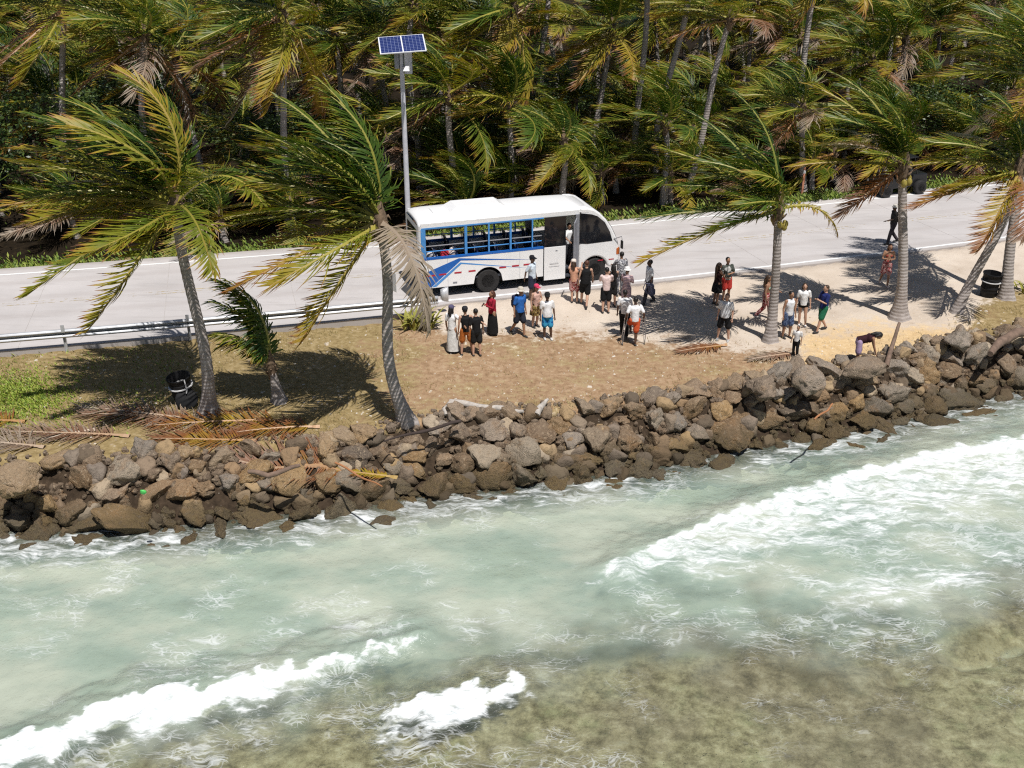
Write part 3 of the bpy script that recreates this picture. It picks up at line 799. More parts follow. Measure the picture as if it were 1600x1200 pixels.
def frond_data(name, az, el, L_, wind, grav, seed, dry=0.0, nleaf=46, leaf=0.85, lw=0.9, lg=0.35, roll=0.0, ragged=0.0, width=0.056):
    r = np.random.default_rng(seed)
    d = np.array([math.cos(az) * math.cos(el), math.sin(az) * math.cos(el), math.sin(el)])
    n = 22; P = [np.zeros(3)]; T = [d.copy()]
    for i in range(n):
        t = i / n
        ds = 1.0 / n
        d = nrm(d + (WIND * wind * (0.25 + 1.5 * t) + DOWN * grav * (0.2 + 1.6 * t)) * ds)
        P.append(P[-1] + d * L_ * ds); T.append(d.copy())
    P = np.array(P); T = np.array(T)
    V = []; Fq = []; M = []; D = []
    # rachis: three-sided tapering tube
    nb = 0
    for i in range(n + 1):
        t = i / n
        s = nrm(np.cross(T[i], np.array([0.03, 0.02, 1.0]))); u = np.cross(s, T[i])
        rad = 0.055 * (1 - t) ** 0.8 + 0.010
        if t < 0.06: rad *= 1.5
        for k in range(3):
            a = 2 * math.pi * k / 3 + math.pi / 2
            V.append(P[i] + (s * math.cos(a) * 1.1 + u * math.sin(a)) * rad); D.append(min(1, dry + 0.25 * t ** 2))
    for i in range(n):
        for k in range(3):
            k2 = (k + 1) % 3
            Fq.append((i * 3 + k, i * 3 + k2, (i + 1) * 3 + k2, (i + 1) * 3 + k)); M.append(1)
    for j in range(nleaf):
        t = 0.13 + 0.87 * (j + r.uniform(-0.3, 0.3)) / nleaf
        t = min(max(t, 0.1), 0.995)
        fi = t * n; i = min(int(fi), n - 1); fr = fi - i
        p = P[i] * (1 - fr) + P[i + 1] * fr; tan = nrm(T[i] * (1 - fr) + T[i + 1] * fr)
        s = nrm(np.cross(tan, np.array([0.03, 0.02, 1.0]))); u = np.cross(s, tan)
        cr, sr = math.cos(roll * t), math.sin(roll * t)
        s, u = s * cr + u * sr, u * cr - s * sr
        ll = leaf * (0.45 + 1.0 * math.sin(math.pi * min(1, (t * 0.86 + 0.10))) ** 0.8) * 0.78
        ang = math.radians(68 - 42 * t)
        for sg in (-1, 1):
            if r.random() < ragged: continue
            a = ang + r.normal(0, 0.10)
            base = nrm(tan * math.cos(a) + s * sg * math.sin(a) + u * (0.18 + r.normal(0, 0.10)))
            l = ll * r.uniform(0.62, 1.12); w = width * r.uniform(0.8, 1.15)
            q = p.copy(); dd = base; wd = nrm(tan - dd * np.dot(tan, dd)); b = len(V)
            jit = r.normal(0, 0.17, 3)
            for k in range(4):
                kk = k / 3
                ww = w * (0.55, 1.0, 0.75, 0.08)[k]
                V.append(q - wd * ww * 0.5); V.append(q + wd * ww * 0.5)
                dv = min(1.0, max(0, dry + 0.30 * max(0, t - 0.45) ** 1.3 + 0.30 * kk ** 3 + (0.25 * r.random() if kk > 0.9 else 0)))
                D += [dv, dv]
                if k < 3:
                    dd = nrm(base + (WIND * lw + DOWN * lg + jit) * (kk + 0.25))
                    q = q + dd * l / 3
                    wd = nrm(wd - dd * np.dot(wd, dd))
            for k in range(3):
                Fq.append((b + 2 * k, b + 2 * k + 1, b + 2 * k + 3, b + 2 * k + 2)); M.append(0)
    return fast_data(name, np.array(V), np.array(Fq), [LEAF, RACHIS], dict(dry=D), False, M)

NAZ = 16
EL = [76, 52, 28, 4, -26, -52]
LIB = {}
def lib(ai, ei, dry):
    """a windblown frond for this compass direction and age; alike ones share one mesh"""
    key = (ai % NAZ, ei, dry)
    if key not in LIB:
        az = 2 * math.pi * key[0] / NAZ
        wind = (1.7, 1.9, 1.6, 1.15, 0.7, 0.4)[ei] * (1 + 0.5 * max(0, math.cos(az))); grav = (0.10, 0.25, 0.42, 0.55, 0.5, 0.35)[ei]
        LIB[key] = frond_data('frond', az, math.radians(EL[ei]), 4.0, wind, grav, 900 + key[0] * 7 + ei * 131 + dry * 977,
                              (0.09, 0.14, 0.19, 0.255, 0.35, 0.46)[ei] if not dry else 0.62 + 0.04 * ei, 50, 1.12, 1.0 if not dry else 0.5, 0.35 if not dry else 0.7,
                              roll=0.5 * math.sin(key[0] * 2.1 + ei), ragged=0.04 if not dry else 0.22, width=0.056)
    return LIB[key]
def trunk_obj(parent, top, r0, r1, flare, sides, seed, bow=0.0, step=0.11):
    r = np.random.default_rng(seed)
    top = np.array(top); ln = np.linalg.norm(top); n = max(8, int(ln / step))
    V = []; F = []; A = []
    bx = r.normal(0, 0.012, 2) * ln
    for i in range(n + 1):
        t = i / n
        c = top * t + np.array([bow * math.sin(math.pi * t) * ln, 0, 0])
        c[:2] += bx * math.sin(math.pi * 2 * t)
        c[2] = top[2] * t - 0.08 * (i == 0)
        rad = r1 + (r0 - r1) * (1 - t) ** 1.3 + flare * math.exp(-t * ln / 0.42)
        rad *= 1 + (0.035 if i % 2 else -0.02)
        for k in range(sides):
            a = 2 * math.pi * k / sides
            q = rad * (1 + 0.05 * math.sin(3 * a + seed) + (0.12 * math.sin(5 * a + seed * 2) * math.exp(-t * ln / 0.3)))
            V.append((c[0] + q * math.cos(a), c[1] + q * math.sin(a), c[2])); A.append(t * ln)
    for i in range(n):
        for k in range(sides):
            k2 = (k + 1) % sides
            F.append((i * sides + k, i * sides + k2, (i + 1) * sides + k2, (i + 1) * sides + k))
    return fast_mesh('trunk', np.array(V), np.array(F), [BARK], dict(len=A), True, parent)
FIBRE = simple('crown_fibre', (0.16, 0.11, 0.07), 0.95, 0.5, 9.0, bmp=0.6)
COCO = simple('coconut_husk', (0.30, 0.24, 0.05), 0.5, 0.35, 5.0)
def coco_data():
    mb = MB(); mb.lathe([(0.001, -0.14), (0.07, -0.115), (0.105, -0.04), (0.105, 0.04), (0.07, 0.11), (0.03, 0.15), (0.001, 0.16)], 10)
    o = mb.build('coconut', COCO, None, True); d = o.data; bpy.data.objects.remove(o); return d
COCOD = coco_data()
BOOT = None
def boot_data():
    r = random.Random(4); mb = MB()
    mb.lathe([(0.15, -0.55), (0.20, -0.25), (0.24, 0.05), (0.20, 0.3), (0.10, 0.6), (0.03, 0.9)], 10)
    for i in range(12):
        a = i * 2.4; z = -0.35 + 0.05 * i
        d = Vector((math.cos(a), math.sin(a), 0))
        mb.tube([d * 0.16 + Vector((0, 0, z)), d * 0.26 + Vector((0, 0, z + 0.10)), d * 0.34 + Vector((0, 0, z + 0.26 - 0.03 * i))], [0.06, 0.045, 0.015], 5)
    o = mb.build('crown_base', FIBRE, None, True); d = o.data; bpy.data.objects.remove(o); return d
BOOT = boot_data()

def palm(base, top, n, Lf, seed, label, group=None, r0=0.19, r1=0.14, flare=0.2, sides=12, bow=0.0, nuts=0, dead=0.12, name='coconut_palm',
         elmin=0, elmax=5.2, custom=None, sweep=0.82):
    rg = random.Random(seed)
    e = empty(name, base); tag(e, label, 'palm tree', group)
    top = Vector(top) - Vector(base)
    if top.length > 0.6: trunk_obj(e, top, r0, r1, flare, sides, seed, bow)
    inst('crown_base', BOOT, e, tuple(top), (0, 0, rg.uniform(0, 6.28)), r1 / 0.15)
    for i in range(n):
        a = (i * 2.39996 + seed * 1.7 + rg.uniform(-0.25, 0.25)) % (2 * math.pi)
        age = (i + 0.5) / n
        ei = min(5, max(0, int(elmin + (elmax - elmin) * age ** 0.85 + rg.uniform(-0.35, 0.35))))
        a = math.pi + (a - math.pi) * sweep          # the wind gathers the crown to leeward
        ai = int(round(a / (2 * math.pi) * NAZ)) % NAZ
        dry = 1 if (age > 0.72 and rg.random() < dead * 2.0) else 0
        s = Lf / 4.0 * rg.uniform(0.85, 1.1) * (0.8 if ei == 0 else 1)
        inst('frond', lib(ai, ei, dry), e, (top.x, top.y, top.z + 0.25 - 0.10 * ei + 0.05), (rg.uniform(-0.14, 0.14), rg.uniform(-0.14, 0.14), rg.uniform(-0.16, 0.16)), s)
    for d in (custom or []):
        inst('frond', d, e, (top.x, top.y, top.z + 0.05))
    for i in range(nuts):
        a = rg.uniform(0, 6.28)
        inst('coconut', COCOD, e, (top.x + 0.27 * math.cos(a), top.y + 0.27 * math.sin(a), top.z - 0.28 - 0.22 * rg.random()), (rg.uniform(-0.5, 0.5), rg.uniform(-0.5, 0.5), 0), rg.uniform(0.85, 1.1))
    return e
FD = 0
def fr(az, el, L_=4.0, wind=0.8, grav=0.5, dry=0.25, **kw):
    global FD
    FD += 1
    return frond_data('frond', math.radians(az), math.radians(el), L_, wind, grav, 5000 + FD, dry, kw.pop('nleaf', 58), **kw)

def fg_palm(bx, by, tx, ty, lean_y, **kw):
    b = gnd(bx, by); t = atY(tx, ty, b.y + lean_y)
    kw.setdefault('sweep', 0.55)
    return palm((b.x, b.y, b.z - 0.05), t, **kw)
# ---- the row along the shore
fg_palm(325, 645, 274, 322, 0.0, n=19, Lf=3.9, seed=3, label='tall palm on the left bank with a drum at its foot', r0=0.18, r1=0.135, flare=0.24, sides=16, bow=0.02, elmax=3.6, nuts=2,
        custom=[fr(200, 12, 5.0, 0.3, 0.42, 0.34, lw=0.3, lg=0.5), fr(215, -18, 4.7, 0.25, 0.40, 0.36, lw=0.5, lg=0.2), fr(232, -42, 4.3, 0.2, 0.15, 0.42, lw=0.7, lg=0.0),
                fr(-25, 42, 3.6, 0.25, 1.9, 0.32, lw=0.95, lg=0.25), fr(-60, 12, 4.0, 0.1, 1.3, 0.42, lw=0.9, lg=0.25), fr(10, 72, 4.3, 1.9, 0.15, 0.34, lw=0.9, lg=0.1),
                fr(40, 66, 4.4, 2.3, 0.1, 0.26, lw=0.8, lg=0.1), fr(180, 34, 4.6, 0.6, 0.5, 0.18), fr(165, 20, 4.6, 0.5, 0.45, 0.2), fr(190, 52, 4.5, 0.8, 0.4, 0.14), fr(150, 60, 4.4, 1.2, 0.3, 0.14)])
fg_palm(637, 656, 594, 350, 0.0, n=16, Lf=3.7, seed=8, label='palm with a curved foot standing in front of the bus tail', r0=0.18, r1=0.135, flare=0.18, sides=16, bow=-0.035, elmax=3.2, nuts=9,
        custom=[fr(200, -16, 4.6, 0.3, 0.32, 0.36, lw=0.3, lg=0.45), fr(222, -44, 4.0, 0.1, 0.2, 0.35, lw=0.7, lg=0.05), fr(186, 10, 4.3, 0.35, 0.5, 0.3, lw=0.4, lg=0.5),
                fr(176, 14, 4.4, 0.35, 0.45, 0.32, lw=0.5, lg=0.4), fr(-58, 6, 3.9, -0.12, 3.4, 0.84, lw=0.75, lg=0.5, nleaf=64, width=0.065), fr(100, 74, 4.3, 1.0, 0.1, 0.08), fr(70, 76, 4.2, 1.5, 0.1, 0.12),
                fr(150, 62, 4.5, 0.8, 0.2, 0.05), fr(165, 45, 4.5, 0.6, 0.25, 0.08), fr(180, 30, 4.5, 0.5, 0.4, 0.12)])
# short wind-bent young palm between them
fg_palm(437, 628, 424, 575, 0.0, n=0, Lf=2.5, seed=12, label='short young palm bent over beside the left drum', r0=0.13, r1=0.10, flare=0.16, sides=10,
        custom=[fr(150, 84, 3.3, 1.1, 0.5, 0.06, lw=0.9, lg=0.9, leaf=0.7), fr(190, 78, 2.9, 0.9, 1.0, 0.05, lw=0.8, lg=1.1, leaf=0.7), fr(120, 80, 3.2, 1.2, 0.3, 0.08, lw=0.9, lg=0.8, leaf=0.7), fr(200, 62, 2.4, 0.6, 1.6, 0.08, lw=0.6, lg=1.1, leaf=0.65),
                fr(60, 84, 3.1, 1.3, 0.3, 0.1, lw=0.9, lg=0.9, leaf=0.7), fr(170, 50, 2.0, 0.4, 1.8, 0.2, lw=0.6, lg=1.0, leaf=0.6)])
fg_palm(1203, 533, 1216, 330, 0.0, n=15, Lf=3.2, seed=21, label='palm rising among the people with a yellow frond hooking right', r0=0.17, r1=0.13, flare=0.14, sides=16, bow=0.01, elmax=3.4, nuts=5,
        custom=[fr(185, 2, 4.6, 0.3, 0.25, 0.16, lw=0.5, lg=0.5), fr(190, -14, 4.9, 0.25, 0.35, 0.5, lw=0.5, lg=0.25), fr(-12, 22, 2.4, -0.1, 2.3, 0.38, lw=0.6, lg=0.5, leaf=0.5),
                fr(100, 80, 4.3, 1.1, 0.1, 0.1), fr(150, 56, 4.6, 0.8, 0.2, 0.1), fr(170, 36, 4.5, 0.6, 0.3, 0.14)])
fg_palm(1404, 497, 1411, 262, 0.0, n=14, Lf=3.1, seed=33, label='straight thick palm right of the sunlit sand with a wide foot', r0=0.195, r1=0.145, flare=0.27, sides=16, bow=0.015, elmax=3.0, nuts=4,
        custom=[fr(205, -28, 2.9, 0.2, 0.3, 0.70, lw=0.5, lg=0.4), fr(188, 8, 4.0, 0.2, 0.3, 0.38, lw=0.4, lg=0.6), fr(120, 60, 4.4, 1.2, 0.2, 0.22), fr(150, 50, 4.4, 0.9, 0.2, 0.2)])
fg_palm(1493, 488, 1592, 268, 0.4, n=12, Lf=3.4, seed=41, label='slanting palm leaning right over the black bin', r0=0.18, r1=0.14, flare=0.09, sides=16, bow=0.035, elmax=4.6, nuts=4,
        custom=[fr(232, -38, 3.6, 0.2, 0.3, 0.42, lw=0.9, lg=0.0), fr(200, -8, 4.4, 0.2, 0.3, 0.4, lw=0.6, lg=0.3), fr(185, 12, 4.2, 0.3, 0.45, 0.4, lw=0.5, lg=0.5)])
fg_palm(1572, 466, 1622, 120, 0.6, n=15, Lf=3.7, seed=47, label='rightmost palm, upright trunk beside the black bin, crown cut by the frame', r0=0.20, r1=0.14, flare=0.19, sides=16, bow=-0.01, elmax=4.6)

# ---- the grove behind the road
GROVE = 'coconut palms of the grove behind the road'
def grove_palm(tx, ty, bx, by, off, seed, label, n=18, Lf=4.0, elmax=5.2, r0=0.17, r1=0.13):
    """trunk seen from (bx,by) up to the crown at (tx,ty); off = metres behind the far road edge"""
    X = (bx - 800) / FPX * 58
    for _ in range(6):
        Y = float(Yn(X)) + ROADW + 1.0 + off
        X = atY(bx, by, Y).x
    t = atY(tx, ty, Y); low = atY(bx, by, Y)
    # extend the visible trunk line down to the forest floor
    z = float(zg(low.x, Y)); k = (t.z - z) / max(0.3, t.z - low.z)
    b = Vector((t.x + (low.x - t.x) * min(k, 2.2), Y, z - 0.05))
    return palm(b, t, n, Lf, seed, label, GROVE, r0, r1, 0.08, 9, RNG.uniform(-0.03, 0.03), 0, 0.2, elmax=elmax)
key = [
    (440, 18, 452, 320, 3.0, 'drooping heavy palm crown at top left of the solar lamp', 22, 5.0, 5.6),
    (955, 45, 938, 190, 7.0, 'palm with a bushy brown skirt above the bus front', 18, 4.2, 5.6),
    (1010, -70, 996, 180, 6.0, 'slim pale trunk, left one of a pair above the bus front', 12, 3.6, 3.0),
    (1084, -60, 1042, 190, 4.5, 'slim pale trunk, right one of a pair above the bus front', 12, 3.6, 3.0),
    (1140, 32, 1085, 250, 2.6, 'long trunk curving left below a ragged windblown crown', 14, 3.4, 4.0),
    (1287, -90, 1250, 155, 5.0, 'tallest bare white trunk leaving the top of the picture', 18, 4.2, 5.0),
    (1415, 58, 1414, 135, 9.0, 'grove palm with a golden crown above the thick shore palm', 16, 3.8, 4.0),
    (803, 12, 803, 150, 6.0, 'dim trunk above the middle of the bus roof', 18, 4.2, 5.4),
    (858, -20, 845, 120, 12.0, 'thin far trunk above the bus roof', 14, 4.2, 4.8),
    (1555, -10, 1554, 40, 12.0, 'thin far trunk at the top right corner', 16, 4.0, 4.6),
    (645, 10, 650, 130, 7.5, 'trunk directly behind the solar panel', 16, 4.0, 5.0),
    (1385, 190, 1384, 250, 2.6, 'low palm behind the dark buggy', 16, 3.6, 4.2),
    (1253, 170, 1255, 300, 1.6, 'low bushy palm by the orange marker post', 16, 3.4, 4.4),
    (1040, 196, 1038, 275, 1.6, 'low palm in front of the slim pair of trunks', 16, 3.5, 4.4),
    (225, 55, 230, 200, 6.0, 'palm crown behind the tall left palm', 18, 4.3, 5.2),
    (100, 10, 100, 150, 7.0, 'palm crown near the top left corner', 18, 4.3, 5.2),
    (700, 150, 705, 260, 3.0, 'reddish-tipped palm right of the solar lamp pole', 18, 3.9, 4.4),
    (795, 168, 795, 290, 3.2, 'upright palm with bronze fronds above the bus roof vent', 18, 3.9, 4.2),
    (880, 225, 880, 300, 1.8, 'short drooping palm just behind the bus cab', 16, 3.2, 5.4),
]
for i, (tx, ty, bx, by, off, lab, n, Lf, em) in enumerate(key):
    grove_palm(tx, ty, bx, by, off, 300 + i * 3, lab, n, Lf, em)
# understorey and canopy filling the grove
def deep_label(X, off):
    col = ('left of the tall left palm', 'behind the two left shore palms', 'around the solar lamp', 'above the bus', 'above the queue of people', 'right of the orange marker post', 'above the buggy', 'at the right picture edge')
    px_, _ = pix(X, float(Yn(X)) + ROADW + off, 4.0)
    i = int(np.searchsorted([120, 420, 640, 880, 1080, 1280, 1460], px_))
    return 'coconut palm %s of the grove %s' % ('in the front rows' if off < 14 else 'in the back rows', col[i])
def young_label(X):
    px_, _ = pix(X, float(Yn(X)) + ROADW + 3, 1.0)
    col = ('at the dark left end of the road', 'seen through the left shore palms', 'between the second shore palm and the lamp pole', 'directly behind the bus tail', 'directly behind the bus middle', 'behind the bus cab',
           'above the empty road right of the bus', 'behind the palm among the people', 'near the orange marker post', 'beside the buggy', 'at the right end of the road')
    i = int(np.searchsorted([140, 380, 600, 700, 820, 960, 1080, 1210, 1320, 1450], px_))
    return 'young low palm at the grove edge ' + col[i]
def fill_grove():
    rg = random.Random(19)
    pts = []
    def ok(X, Y, d):
        return all((a - X) ** 2 + (b - Y) ** 2 > d * d for a, b in pts)
    def far(X): return float(Yn(X)) + ROADW + 1.0
    # stemless young palms along the verge
    k = 0
    for _ in range(900):
        if k >= 40: break
        X = rg.uniform(-27, 32); off = rg.uniform(1.4, 5.0); Y = far(X) + off
        if not ok(X, Y, 1.9): continue
        px_, py_ = pix(X, Y, 0.5)
        if px_ < 70 and rg.random() < 0.85: continue
        pts.append((X, Y)); k += 1
        z = float(zg(X, Y)); h = rg.uniform(0.4, 1.8)
        palm((X, Y, z - 0.1), (X - 0.1, Y, z + h), rg.randint(11, 14), rg.uniform(2.6, 3.7), 700 + k, young_label(X), 'young palms at the grove edge', 0.13, 0.11, 0.06, 8, elmax=4.4, name='young_palm', dead=0.22)
    k = 0
    for _ in range(3000):
        if k >= 150: break
        off = 3.5 + 44 * rg.random() ** 1.15
        X = rg.uniform(-34 - off * 0.35, 36 + off * 0.45); Y = far(X) + off
        if not ok(X, Y, 2.6): continue
        px_, py_ = pix(X, Y, 4.0)
        if px_ < -160 or px_ > 1760: continue
        hmax = CAMH - Y * math.tan(math.radians(6.1))      # line of sight at the top of the picture
        pts.append((X, Y)); k += 1
        z = float(zg(X, Y)); h = min(hmax + rg.uniform(-2.6, 0.8), rg.uniform(2.5, 9.5)); h = max(h, 2.2)
        if 930 < px_ < 1320 and off < 17: h = min(h, 1.7)
        lx = rg.uniform(-0.9, 0.5)
        palm((X, Y, z - 0.1), (X + lx, Y + rg.uniform(-0.5, 0.5), z + h), rg.randint(14, 18), rg.uniform(3.4, 4.4), 900 + k, deep_label(X, Y - far(X)), 'palms deep in the grove', 0.16, 0.12, 0.08, 8, elmax=5.0, dead=0.16)
fill_grove()

# ---- broadleaf trees in the grove
def leafy():
    m, nt, out = new_mat('broad_leaf')
    rnd = N(nt, 'ShaderNodeNewGeometry').outputs['Random Per Island']
    c = ramp(nt, rnd, [(0.0, (0.018, 0.035, 0.010)), (0.5, (0.045, 0.085, 0.018)), (1.0, (0.11, 0.15, 0.03))])
    p = bsdf(nt, None, c, 0.45, None, 0.5)
    t = N(nt, 'ShaderNodeBsdfTranslucent'); L(nt, c, t.inputs[0])
    mx = N(nt, 'ShaderNodeMixShader'); mx.inputs[0].default_value = 0.2
    L(nt, p.outputs[0], mx.inputs[1]); L(nt, t.outputs[0], mx.inputs[2]); L(nt, mx.outputs[0], out.inputs[0])
    return m
BROAD = leafy()
def crown_data(seed, n=2600, size=0.16):
    r = np.random.default_rng(seed)
    cl = r.normal(size=(26, 3)); cl /= np.linalg.norm(cl, axis=1, keepdims=True); cl *= r.uniform(0.45, 0.95, (26, 1)); cl[:, 2] *= 0.8
    c = cl[r.integers(0, 26, n)]; p = c + r.normal(size=(n, 3)) * 0.15
    a = r.normal(size=(n, 3)); a[:, 2] *= 0.4; a /= np.linalg.norm(a, axis=1, keepdims=True)
    b = np.cross(a, r.normal(size=(n, 3))); b /= np.linalg.norm(b, axis=1, keepdims=True)
    s = size * r.uniform(0.35, 0.7, (n, 1)) * 0.5
    V = np.stack([p - a * s, p + b * s * 0.45, p + a * s, p - b * s * 0.45], 1).reshape(-1, 3)
    return fast_data('crown', V, np.arange(n * 4).reshape(-1, 4), [BROAD], None, False)
CROWNS = [crown_data(i) for i in range(3)]
def broadleaf(X, Y, h, rx, seed, label, group='broadleaf trees in the grove'):
    rg = random.Random(seed); z = float(zg(X, Y))
    e = empty('broadleaf_tree', (X, Y, z)); tag(e, label, 'tree', group)
    mb = MB(); mb.tube([(0, 0, -0.1), (0.1, 0, h * 0.3), (0.05, 0.1, h * 0.62)], [0.13, 0.10, 0.05], 7)
    for a in range(4):
        mb.tube([(0.08, 0, h * 0.28), (0.4 * rx * math.cos(a * 1.6), 0.4 * rx * math.sin(a * 1.6), h * (0.5 + 0.05 * a))], [0.05, 0.015], 5)
    mb.build('trunk', BARKDARK, e, True)
    inst('crown', CROWNS[seed % 3], e, (0, 0, h * 0.6), (0, 0, rg.uniform(0, 6.28)), (rx, rx, h * 0.5))
BARKDARK = simple('dark_bark', (0.09, 0.07, 0.05), 0.95, 0.3, 7.0)
def far_y(X): return float(Yn(X)) + ROADW + 1.0
for i, (x, off, h, rx, lab) in enumerate([
        (-23.5, 2.6, 3.6, 2.3, 'dark shady bush at the far left edge of the grove'), (-26.0, 5.0, 5.5, 3.0, 'tall dark leafy tree at the left edge'),
        (-21.5, 6.5, 6.0, 2.6, 'small-leaved tree behind the tall left palm'), (-18.0, 11.0, 7.0, 3.0, 'leafy tree high in the upper left'),
        (-12.0, 8.0, 4.5, 2.4, 'leafy bush behind the second shore palm')]):
    broadleaf(x, far_y(x) + off, h, rx, 40 + i, lab)
for i in range(30):
    rg = random.Random(60 + i); x = rg.uniform(-28, 36); off = rg.uniform(4, 26)
    broadleaf(x, far_y(x) + off, rg.uniform(2.2, 4.2), rg.uniform(1.6, 2.6), 60 + i, 'dark green understorey bush between the grove palms', 'understorey bushes in the grove')

# ================================================================== GRASS AND GROUND COVER
def blades(name, label, mat, pts, h, w, seed, lean=0.5, leafy_=False):
    r = np.random.default_rng(seed); n = len(pts)
    P = np.array(pts); a = r.uniform(0, 6.283, n)
    d = np.stack([np.cos(a), np.sin(a), np.zeros(n)], 1)
    hh = h * r.uniform(0.5, 1.2, n)[:, None]; ww = w * r.uniform(0.6, 1.2, n)[:, None]
    up = np.array([0, 0, 1.0]); ln = d[:, [1, 0, 2]] * np.array([1, -1, 0]) * r.uniform(-lean, lean, (n, 1)) + np.array([-0.25, 0, 0])
    if leafy_:
        t = up * 0.55 + ln
        V = np.stack([P, P + t * hh * 0.5 + d * ww, P + t * hh, P + t * hh * 0.5 - d * ww], 1)
    else:
        V = np.stack([P - d * ww, P + d * ww, P + (up * 0.6 + ln * 0.4) * hh + d * ww * 0.6, P + (up + ln) * hh], 1)
    o = fast_mesh(name, V.reshape(-1, 3), np.arange(4 * n).reshape(-1, 4), [mat], None, False)
    tag(o, label, 'grass', kind='stuff')
def blade_mat(name, c0, c1, c2):
    m, nt, out = new_mat(name)
    rnd = N(nt, 'ShaderNodeNewGeometry').outputs['Random Per Island']
    c = ramp(nt, rnd, [(0, c0), (0.5, c1), (1, c2)])
    bsdf(nt, out, c, 0.6, None, 0.3); return m
GREEN = blade_mat('green_blades', (0.09, 0.17, 0.015), (0.21, 0.28, 0.03), (0.34, 0.36, 0.07))
STRAW = blade_mat('straw_blades', (0.20, 0.17, 0.05), (0.33, 0.26, 0.11), (0.42, 0.35, 0.2))
VERGE = blade_mat('verge_blades', (0.06, 0.11, 0.015), (0.14, 0.21, 0.03), (0.27, 0.30, 0.06))
def scatter(n, seed, fn):
    r = np.random.default_rng(seed); m = n * 8
    X, Y, k = fn(r, m)
    sel = np.nonzero(r.random(m) < k)[0][:n]
    X, Y = X[sel], Y[sel]
    return np.stack([X, Y, zg(X, Y) - 0.01], 1)
def at_np(px_, py_, z):
    u = (px_ - 800) / FPX; v = (600 - py_) / FPX
    t = (z - CAMH) / (-ST + v * CT)
    return u * t, (CT + v * ST) * t
def left_patch(r, m):
    px_ = r.uniform(-60, 330, m); py_ = r.uniform(545, 690, m); X, Y = at_np(px_, py_, -0.3)
    g = np.exp(-((px_ - 25) / 62) ** 2 - ((py_ - 624) / 26) ** 2) + 0.045 * (fbm(X * 1.3, Y * 1.3, 71, 3) > 0.55)
    return X, Y, np.minimum(1, g * 0.9)
blades('creeping_grass', 'bright green grass patch on the bank at far left', GREEN, scatter(9000, 1, left_patch), 0.17, 0.022, 1, 0.8, True)
def bank_straw(r, m):
    px_ = r.uniform(-40, 1640, m); py_ = r.uniform(480, 690, m); X, Y = at_np(px_, py_, -0.2)
    edge = np.exp(-((Y - Yc(X) - 0.25) / 0.35) ** 2) * np.where((px_ > 820) & (px_ < 1200), 1.0, 0.35)
    f = fbm(X * 0.9, Y * 0.9, 72, 3)
    g = np.where((px_ < 640) | (px_ > 1490), 0.9, 0.16) * (f > 0.48) + edge
    g = np.where((px_ > 690) & (px_ < 1480) & (py_ < 520), g * 0.05, g)
    g = np.where((Y < Yc(X) - 0.1) | (Y > Yn(X) - 1.15), 0, g)
    return X, Y, np.minimum(1, g)
blades('dry_grass', 'thin straw coloured grass over the earth bank', STRAW, scatter(14000, 2, bank_straw), 0.11, 0.008, 2, 0.7)
def verge(r, m):
    X = r.uniform(-27, 34, m); off = np.abs(r.normal(0, 0.75, m)); Y = Yn(X) + ROADW + 0.65 + off
    return X, Y, np.where(X > -1, 1.0, 0.7) * (0.35 + 0.9 * vnoise(X * 0.5, X * 0 + 3.0, 5))
blades('verge_grass', 'green verge plants along the far side of the road', VERGE, scatter(15000, 3, verge), 0.34, 0.045, 3, 0.7, True)

# litter of leaf bits and coral gravel on the bank
def debris():
    r = np.random.default_rng(8); C = []; F = []; k = 0
    b = np.array([(-1, -.6, 0), (1, -.6, 0), (1, .6, 0), (-1, .6, 0), (-.6, -.3, .6), (.6, -.3, .6), (.6, .3, .6), (-.6, .3, .6)])
    f = np.array([(0, 1, 5, 4), (1, 2, 6, 5), (2, 3, 7, 6), (3, 0, 4, 7), (4, 5, 6, 7)])
    M = 9000
    px_ = r.uniform(0, 1600, M); py_ = r.uniform(490, 700, M); X, Y = at_np(px_, py_, -0.2)
    ok = (Y > Yc(X) - 0.2) & (Y < Yn(X) - 1.2) & (1 - fbm(X * 0.7, Y * 0.7, 77, 3) > r.random(M) * 0.9 + 0.1)
    X, Y = X[ok][:1500], Y[ok][:1500]; Z = zg(X, Y)
    for i in range(len(X)):
        s = r.uniform(0.012, 0.04) * (2.0 if r.random() < 0.05 else 1); a = r.uniform(0, 6.28)
        R = np.array([[math.cos(a), -math.sin(a), 0], [math.sin(a), math.cos(a), 0], [0, 0, 1]])
        C.append((b * s * r.uniform(0.6, 1.4, 3)) @ R.T + np.array([X[i], Y[i], Z[i]])); F.append(f + k); k += 8
    m = blade_mat('coral_gravel', (0.32, 0.24, 0.15), (0.52, 0.44, 0.34), (0.66, 0.62, 0.55))
    o = fast_mesh('gravel', np.concatenate(C), np.concatenate(F), [m], None, False)
    tag(o, 'pale coral gravel and bits strewn over the bank', 'gravel', kind='stuff')
debris()
